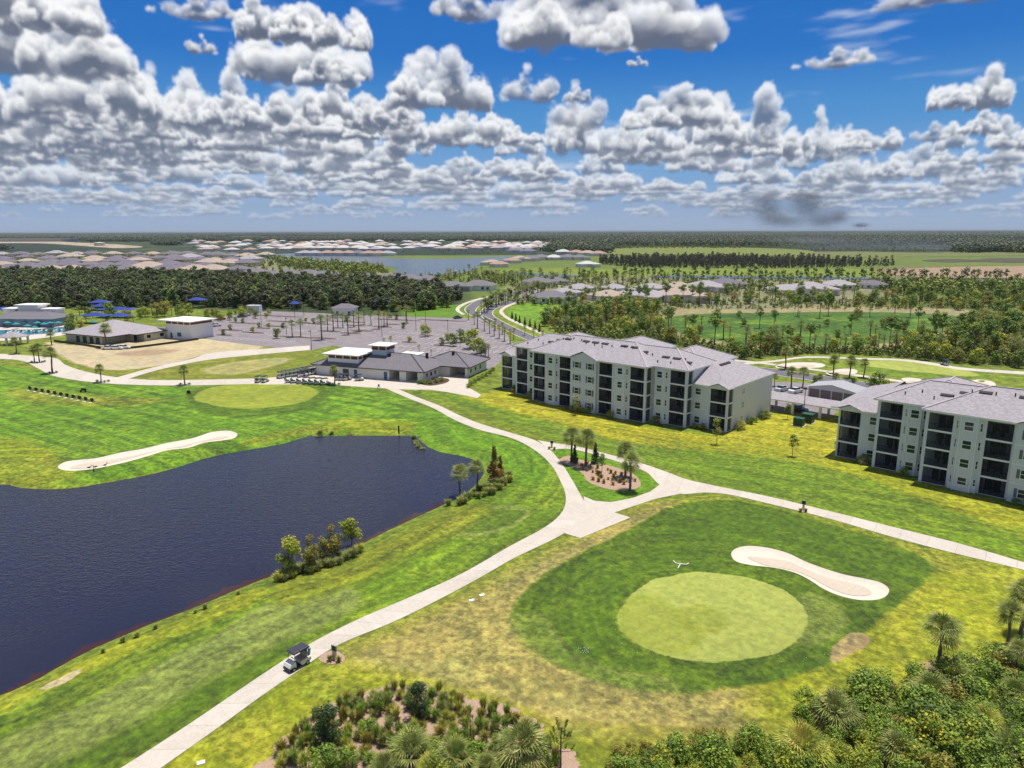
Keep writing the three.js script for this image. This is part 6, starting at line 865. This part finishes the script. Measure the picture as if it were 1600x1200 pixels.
// woods on the right: pines, cabbage palms and bushy trees
const woodsZones = [[[[845, 505], [900, 480], [980, 468], [1020, 475], [1030, 505], [1050, 522], [1140, 545], [1060, 540], [960, 524], [870, 525]], 130, 31], [[[1140, 545], [1300, 546], [1400, 540], [1470, 526], [1520, 505], [1640, 500], [1640, 578], [1500, 570], [1400, 556], [1250, 551], [1160, 562]], 190, 32], [[[1000, 478], [1200, 466], [1400, 466], [1640, 462], [1640, 482], [1520, 486], [1300, 479], [1100, 482]], 150, 33]];
woodsZones.forEach(([px, n, s]) => scatter(px, n, 3.6, s, (p, r, i) => { const q = r(); if (q < 0.3) { const k = (r() * 3) | 0; plant('cabbage_palm', p, 5 + r() * 4, ['pale-fronded', 'olive-fronded', 'green-fronded'][k] + ' cabbage palm in the woods behind the apartments', 'palm', 'cabbage palms in the woods behind the apartments', k); } else if (q < 0.45) plant('pine', p, 9 + r() * 5, 'slash pine with high sparse crown in the woods behind the apartments', 'tree', 'slash pines in the woods behind the apartments'); else { const k = (r() * 4) | 0; plant('bushy_tree', p, 4 + r() * 3.6, ['green', 'yellow-green', 'olive', 'bright green'][k] + ' bushy tree in the woods behind the apartments', 'tree', 'bushy trees in the woods behind the apartments', k); } }));
for (const [x, y, t] of [[1359, 530, 500], [1400, 541, 495], [1416, 520, 497], [1462, 522, 500], [1326, 525, 503], [1280, 520, 505], [1319, 520, 507], [1222, 538, 508], [1230, 540, 505], [1250, 535, 500], [1211, 540, 508], [1130, 530, 500], [1070, 520, 492], [1550, 560, 515], [1575, 540, 505]]) plantPx(t % 2 ? 'pine' : 'cabbage_palm', x, y, t, 'tree standing clear on the wet meadow', 'tree', 'trees standing clear on the wet meadow', undefined, undefined, 'meadow_tree');
for (const [x, y] of [[806, 502], [812, 505], [820, 508], [828, 511], [836, 515], [843, 519], [800, 498]]) plant('cone_tree', gp(x, y), 4, 'small round young tree in the row on the road bank', 'tree', 'young trees in a row on the road bank', 0, undefined, 'bank_tree');

scatter([[1030, 502], [1080, 494], [1380, 490], [1490, 496], [1480, 512], [1400, 532], [1300, 538], [1150, 534], [1060, 518]], 34, 7, 41, (p, r) => { const q = r(); plant(q < 0.35 ? 'pine' : q < 0.6 ? 'cabbage_palm' : 'bushy_tree', p, q < 0.35 ? 8 + r() * 5 : 3 + r() * 3, 'tree standing clear on the wet meadow', 'tree', 'trees standing clear on the wet meadow', undefined, undefined, 'meadow_tree'); });
// ---------------------------------------------------------------- suburb and far country
console.log('far');
const houseRoofs = [roofGrey, new THREE.MeshStandardMaterial({ map: tilesTex([150, 134, 122], [190, 172, 156], 5), roughness: 0.9 }), roofDark, new THREE.MeshStandardMaterial({ map: tilesTex([96, 90, 102], [130, 122, 132], 7), roughness: 0.9 }), std([190, 186, 182], 0.8), std([164, 136, 122], 0.9)];
const houseWall = [plaster, tanWall, std([206, 198, 188], 0.95)];
const houseShapes = [0, 1, 2].map((i) => { const a = hip(-9.6, 9.6, -7.6, 7.6, 3.1, 0.36), b = i === 0 ? hip(-9.5, -1, 2, 12, 3.07, 0.36) : i === 1 ? hip(1, 9.5, 3, 13, 3.07, 0.36) : hip(-5, 5, 1, 11, 3.07, 0.36), f = i === 0 ? [-9, -1.5] : i === 1 ? [1.5, 9] : [-4.5, 4.5];
  return { roof: mg([a[0], b[0]]), fascia: mg([a[1], b[1]]), wall: mg([bx(-9, 9, -0.3, 3, -7, 7), bx(f[0], f[1], -0.3, 2.98, 7, i === 0 ? 11.4 : i === 1 ? 12.4 : 10.4)]), door: bx(f[0] + 1, f[1] - 1, 0, 2.3, (i === 0 ? 11.4 : i === 1 ? 12.4 : 10.4), (i === 0 ? 11.45 : i === 1 ? 12.45 : 10.45)), wins: [[-6, 7.01], [-2, 7.01], [4, 7.01], [7, 7.01]].filter(([x]) => x < f[0] - 0.8 || x > f[1] + 0.8) }; });
const winBox = bx(-0.7, 0.7, 0.9, 2.2, -0.02, 0.05);
function house(pos, turn, roof, label, group, scale = 1, detail = true, wall = 0) {
  const s = houseShapes[(rv() * 3) | 0], o = thing('house', label, 'house', pos, turn, group); o.scale.setScalar(scale);
  part(o, 'wall', s.wall, houseWall[wall]); const r = part(o, 'roof', s.roof, houseRoofs[roof]);
  if (detail) { part(r, 'fascia', s.fascia, trim); part(o, 'garage_door', s.door, std([168, 160, 152], 0.8)); for (const [x, z] of s.wins) { const w = part(o, 'window', winBox, glass); w.position.set(x, 0, z); } }
}
for (const [x, y, r, t, s] of [[906, 456, 0, 0.3, 1], [960, 455, 0, -0.8, 0.9], [950, 469, 1, 0.5, 1.1], [1010, 470, 0, -0.5, 1.25], [1063, 470, 1, 0.1, 1.45], [1017, 456, 0, 0.2, 1.05], [1060, 454, 1, 0.1, 1.05], [1102, 455, 0, 0.1, 1.3], [1132, 449, 3, 0.2, 1.2], [1225, 459, 0, 0, 1.1], [1262, 459, 0, 0.1, 1.4], [1308, 452, 0, 0.1, 1.2], [1362, 450, 3, 0, 1], [862, 472, 2, 0.2, 1.2], [880, 462, 0, 0.6, 0.9], [985, 462, 0, 1.2, 0.9], [840, 446, 2, 0.5, 1.1], [868, 444, 2, 0.2, 1]]) house(gp(x, y), t, r, 'single-storey house with hipped tile roof beyond the woods', 'houses beyond the woods', s);
for (const [x, y, s] of [[707, 453, 1.1], [748, 453, 1.25], [668, 442, 1.1], [606, 441, 1.2], [575, 440, 1.2], [507, 436, 1.3], [482, 434, 1.3], [450, 434, 1.3], [425, 436, 1.3], [400, 430, 1.2], [640, 440, 1.1]]) house(gp(x, y), -0.2, 2, 'long grey-roofed villa between the dark wood and the lake', 'villas between the wood and the lake', s);
{ const r = rng(71);
  for (const [y, x0, x1, st] of [[401, -20, 330, 26], [407, -30, 300, 30], [413, 10, 220, 30], [420, -30, 330, 30], [427, -20, 400, 34], [410, 280, 420, 26], [403, 340, 440, 24], [417, 330, 400, 26]]) for (let x = x0; x < x1; x += st * (0.8 + r() * 0.5)) { const fk = [[0, 'grey-roofed'], [3, 'mauve-roofed'], [3, 'mauve-roofed'], [2, 'dark-roofed'], [1, 'tan-roofed']][(r() * 5) | 0]; house(gp(x, y + (r() - 0.5) * 3), r() * 0.5 - 0.25, fk[0], fk[1] + ' villa in the estate beyond the dark wood', 'villas in the estate beyond the dark wood', 1.3 + r() * 0.5, false, (r() * 3) | 0); }
  for (const x of [477, 492, 512, 528, 546, 560, 577, 592, 606]) house(gp(x, 399.5 - (x > 560 ? 0 : 0.5)), 0, [0, 5, 2, 5, 1, 0, 5, 0, 2][(x / 7 | 0) % 9], 'house on the far lake shore', 'houses on the far lake shore', 1.5, false);
  for (const [x, y, f, s] of [[807, 395, 2, 1.6], [825, 396, 2, 1.6], [812, 408, 1, 1.3], [800, 411, 5, 1.2], [828, 408, 2, 1.3], [845, 406, 2, 1.4], [865, 406, 4, 1.3], [887, 406, 2, 1.4], [905, 406, 2, 1.3], [880, 397, 4, 1.5], [900, 398, 5, 1.5], [918, 399, 1, 1.5], [935, 400, 5, 1.5], [917, 417, 4, 1.2], [780, 417, 5, 1.2], [768, 414, 1, 1.2]]) house(gp(x, y), r() - 0.5, f, 'newly built house on the strip right of the lake', 'new houses beside the lake', s, false);
  for (let i = 0; i < 190; i++) { const x = 300 + r() * 560, y = 377.5 + Math.pow(r(), 0.7) * 16; if (y > 392 && x > 430) continue; const fk = [[4, 'white-roofed'], [4, 'white-roofed'], [5, 'reddish-roofed'], [0, 'grey-roofed'], [1, 'tan-roofed'], [4, 'white-roofed']][(r() * 6) | 0]; house(gp(x, y), r() - 0.5, fk[0], fk[1] + ' far-off house in the estate across the lake', 'pale houses across the lake', 1.3 + r() * 0.6, false); }
}
// big far sheds and tank at the cleared land
struct('cleared_land', sheetGeo(smooth(P([[-60, 378], [60, 377], [120, 379], [190, 382.5], [222, 386.5], [190, 388], [150, 386], [110, 383], [40, 380], [-60, 380.5]]), 4), 0.3), new THREE.MeshStandardMaterial({ map: speckle(91, [128, 118, 96], [196, 178, 152], 140, 0.9), roughness: 1 }));
{ const w = std([170, 164, 158], 0.9); solo('warehouse', 'long low warehouse on far cleared land', 'warehouse', mg([bx(-180, 180, 0, 11, -30, 30), bx(-182, 182, 11, 12, -31, 31)]), w, gp(50, 377.5)); const o = thing('storage_tank', 'round tan storage tank on far cleared land', 'tank', gp(156, 384)); part(o, 'shell', new THREE.CylinderGeometry(15, 15, 9, 32).translate(0, 4.5, 0), tanWall); part(o, 'roof', new THREE.ConeGeometry(15.3, 2, 32).translate(0, 10, 0), tanWall);
  for (const [x, y, h] of [[121, 379, 46], [210, 380, 26], [942, 363.4, 130], [252, 363.5, 90]]) solo('mast', 'thin mast rising above the far trees', 'mast', new THREE.CylinderGeometry(h * 0.006, h * 0.012, h, 6).translate(0, h / 2, 0), std([190, 190, 190], 0.7), gp(x, y), 0, 'thin far masts'); }
struct('burnt_strip', sheetGeo(smooth(P([[1440, 407.5], [1490, 405], [1520, 406], [1560, 403.5], [1640, 404], [1640, 409], [1580, 410.5], [1520, 409], [1480, 410]]), 4), 0.3), new THREE.MeshStandardMaterial({ map: speckle(89, [52, 48, 44], [104, 92, 74], 60, 0.8), roughness: 1 }));
struct('ploughed_field', sheetGeo(smooth(P([[1380, 424], [1440, 419], [1640, 416], [1640, 443], [1560, 441], [1480, 437], [1400, 430]]), 4), 0.25), new THREE.MeshStandardMaterial({ map: speckle(83, [126, 104, 82], [172, 148, 120], 90, 0.7), roughness: 1 }));
struct('open_field', sheetGeo(smooth(P([[940, 390], [1040, 386], [1160, 387], [1260, 391], [1230, 399], [1060, 398], [960, 398]]), 4), 0.3), new THREE.MeshStandardMaterial({ map: speckle(85, [92, 104, 40], [128, 132, 60], 120, 0.7), roughness: 1 }));
struct('open_field', sheetGeo(smooth(P([[1200, 396], [1330, 393], [1460, 395], [1600, 386], [1640, 388], [1640, 398], [1460, 401], [1300, 402]]), 4), 0.26), new THREE.MeshStandardMaterial({ map: speckle(87, [90, 98, 48], [120, 122, 66], 120, 0.7), roughness: 1 }));
// woods too dense or too far to count
const mtx = new THREE.Matrix4(), quat = new THREE.Quaternion(), UPV = new THREE.Vector3(0, 1, 0), col = new THREE.Color();
function woods(name, label, geo, list, category = 'woods') {
  const m = new THREE.InstancedMesh(geo, leafMat, list.length); m.name = numbered(name); m.userData = { label, category, kind: 'stuff' };
  list.forEach((q, i) => { quat.setFromAxisAngle(UPV, q.a); mtx.compose(q.p, quat, new THREE.Vector3(q.s * (q.w || 1), q.s, q.s * (q.w || 1))); m.setMatrixAt(i, mtx); col.setRGB(q.c[0], q.c[1], q.c[2]); m.setColorAt(i, col); }); m.castShadow = m.receiveShadow = true; scene.add(m); return m;
}
const fc = [0, 1, 2].map((i) => crown(400 + i, clumpsRound(410 + i, 16, 2.9, 1.0, 8.6, 1.25), 420, 0.95, i === 2 ? PAL.oak : PAL.wood, 0.6));
function gather(px, n, seed, s0, s1, dim = 1) { const poly = P(px), b = bboxOf(poly), r = rng(seed), out = []; let k = 0; while (out.length < n && k++ < n * 30) { const x = lerp(b.min.x, b.max.x, r()), z = lerp(b.min.z, b.max.z, r()); if (sdf(poly, x, z) < 0) continue; const v = (0.75 + r() * 0.5) * dim, y = r(); out.push({ p: new THREE.Vector3(x, 0, z), a: r() * 6.28, s: lerp(s0, s1, r() * r()), w: 0.9 + r() * 0.5, c: [v * (1 + 0.35 * y), v * (1 + 0.1 * y), v] }); } return out; }
const leftWood = gather([[-120, 433], [60, 431], [200, 432], [300, 434], [420, 440], [520, 441], [620, 446], [690, 455], [722, 470], [700, 480], [640, 488], [560, 486], [470, 483], [400, 483], [300, 479], [150, 484], [-120, 482]], 3600, 91, 0.62, 1.25, 0.8);
[0, 1, 2].forEach((k) => woods('dense_wood', 'dense dark oak wood left of the curving road', fc[k], leftWood.filter((_, i) => i % 3 === k)));
const cyp = crown(430, clumpsRound(431, 12, 1.6, 0.6, 12.5, 1.0), 300, 0.8, PAL.cypress, 0.5);
woods('dark_tree_belt', 'dark belt of tall trees behind the long green bank', cyp, gather([[935, 408], [1000, 406], [1180, 405], [1250, 408], [1400, 413.5], [1390, 416], [1250, 419.5], [1000, 419], [940, 414]], 2000, 92, 0.35, 1.05, 1.15));
const st2 = crown(440, clumpsRound(441, 9, 1.5, 0.9, 4.8, 0.8), 110, 0.7, PAL.oak, 0.5);
const suburb = [...gather([[-100, 396], [420, 398], [440, 405], [640, 430], [700, 448], [420, 430], [-100, 430]], 1500, 93, 0.8, 1.7), ...gather([[430, 406], [520, 412], [600, 420], [612, 428], [540, 430], [440, 418]], 500, 94, 1, 2.2), ...gather([[640, 436], [760, 428], [860, 432], [1000, 436], [1400, 438], [1400, 456], [1200, 462], [1000, 476], [880, 470], [840, 456], [760, 446]], 700, 95, 0.7, 1.6), ...gather([[1380, 440], [1640, 444], [1640, 464], [1400, 462]], 600, 96, 0.8, 1.8), ...gather([[300, 377], [860, 377], [940, 392], [780, 398], [600, 396], [420, 394], [300, 392]], 900, 97, 0.9, 1.8), ...gather([[800, 470], [850, 466], [880, 474], [860, 480], [810, 478]], 30, 98, 0.7, 1.2)];
woods('suburban_trees', 'small trees scattered among the far houses', st2, suburb, 'trees');
const clump = crown(450, (() => { const r = rng(451), o = []; for (let i = 0; i < 30; i++) o.push([(r() - 0.5) * 70, 4 + r() * 5, (r() - 0.5) * 44, 5 + r() * 3.5, 0.9]); return o; })(), 520, 3.4, PAL.wood, 0.6);
{ const r = rng(99), L = []; let k = 0; while (L.length < 8500 && k++ < 60000) { const d = 1300 * Math.pow(12, Math.pow(r(), 0.85)), x = (r() * 2 - 1) * d * 0.86, z = -d; const n = fbm2(x * 0.0011 + 50, z * 0.0007 + 20); const px = 800 + (x / d) * 1111, inLand = px > 940 && px < 1500 && d < 1900 || px < 870 && px > 280 && d < 2900 || px < 260 && d < 3000 && d > 1700; if (inLand || n < (d < 2600 ? 0.5 : 0.4)) continue; const v = 0.55 + r() * 0.4, w = d > 4000 ? 1.6 : 1; L.push({ p: new THREE.Vector3(x, -0.5, z), a: r() * 3.14, s: 1, w, c: [v, v, v] }); } woods('distant_woods', 'far flat woods stretching to the horizon', clump, L); }
woods('shoreline_scrub', 'scrub along the field edges right of the lake', st2, [...gather([[1200, 384], [1640, 378], [1640, 386], [1460, 394], [1250, 392]], 900, 101, 1, 2.2), ...gather([[940, 384], [1250, 384], [1250, 388], [960, 389]], 400, 102, 1, 2), ...gather([[1000, 472], [1640, 466], [1640, 484], [1000, 484]], 700, 103, 0.3, 0.8), ...gather([[870, 530], [1000, 530], [1160, 560], [1300, 552], [1480, 566], [1640, 576], [1640, 560], [1460, 545], [1300, 546], [1140, 545], [1000, 520], [880, 515]], 1500, 104, 0.25, 0.7), ...gather([[845, 505], [900, 480], [980, 468], [1020, 475], [1030, 505], [1050, 522], [1140, 545], [1060, 540], [960, 524], [870, 525]], 700, 105, 0.3, 0.8), ...gather([[1480, 520], [1540, 500], [1640, 496], [1640, 570], [1540, 566], [1470, 550]], 700, 106, 0.3, 0.8)], 'scrub');
// trees along the canal and the roads, one by one
{ const r = rng(111), put = (x, y, k, h, l, g, n) => plant(k, gp(x, y), h, l, k === 'street_tree' ? 'tree' : 'palm', g, undefined, undefined, n);
  for (let i = 0; i < 78; i++) put(900 + i * 9.2 + r() * 5, 432 + r() * 6 + i * 0.06, 'street_tree', 7 + r() * 5, 'dark tree in the row along the canal', 'trees in the row along the canal');
  for (let i = 0; i < 70; i++) { const t = r(), s = r() < 0.5; put(s ? lerp(690, 830, t) : lerp(750, 1000, t), s ? lerp(428, 450, r()) : lerp(432, 446, r()), 'small_palm', 7 + r() * 3, 'palm along the far road past the lake', 'palms along the far road past the lake', 'road_palm'); }
  for (let i = 0; i < 46; i++) { const t = i / 46; put(lerp(752, 850, t) + r() * 6, lerp(492, 456, Math.pow(t, 0.6)) + (r() - 0.5) * 5, r() < 0.6 ? 'small_palm' : 'street_tree', 6 + r() * 3, 'tree or palm on the central strip of the curving road', 'planting of the curving road', 'median_tree'); }
}
// smoke: countless flecks of soot drifting from the burning strip
{ const r = rng(123), L = [], _w = new THREE.Vector3(); const fleck = new THREE.PlaneGeometry(1, 1), D = 1500;
  const puff = (px, py, rx, ry, n, depth, sz, lum, dens) => { const d = pdir(px, py), s = depth / -d.z, c = camera.position.clone().addScaledVector(d, s), k = depth / 1111; for (let i = 0; i < n * dens; i++) { const g = () => (r() + r() + r() + r() - 2) / 1.15; const p = new THREE.Vector3(c.x + g() * rx * k, Math.max(3, c.y + g() * ry * k), c.z + g() * rx * k); L.push([p.x, p.y, p.z, sz * (0.5 + r()), lum * (0.85 + 0.3 * r())]); } };
  for (const [x, y, rx, ry, n] of [[1195, 318, 26, 18, 1500], [1262, 322, 30, 20, 2300], [1205, 336, 24, 16, 1200], [1310, 338, 18, 12, 800], [1285, 345, 22, 12, 900], [1230, 346, 34, 10, 900], [1345, 352, 12, 4, 200], [1150, 330, 34, 16, 600], [1260, 306, 26, 12, 600]]) puff(x, y, rx, ry, n, 3600, 0.55, 0.2, 34);
  for (const [x, y, rx, ry, n] of [[1330, 382, 90, 10, 2600], [1440, 385, 60, 10, 2000], [1480, 398, 26, 6, 1200], [1500, 404, 18, 3, 600], [1260, 375, 60, 7, 900]]) puff(x, y, rx, ry, n, 1500, 0.3, 0.42, 20);
  const m = new THREE.InstancedMesh(fleck, new THREE.MeshStandardMaterial({ roughness: 1, side: THREE.DoubleSide }), L.length); m.name = 'smoke_plume'; m.userData = { label: 'thin grey smoke drifting from the burning strip of field', category: 'smoke', kind: 'stuff' };
  const e = new THREE.Euler(); L.forEach((q, i) => { e.set(r() * 6, r() * 6, r() * 6); quat.setFromEuler(e); mtx.compose(_v.set(q[0], q[1], q[2]), quat, _w.setScalar(q[3])); m.setMatrixAt(i, mtx); col.setRGB(q[4], q[4] * 1.02, q[4] * 1.08); m.setColorAt(i, col); }); scene.add(m); }
renderer.render(scene, camera);
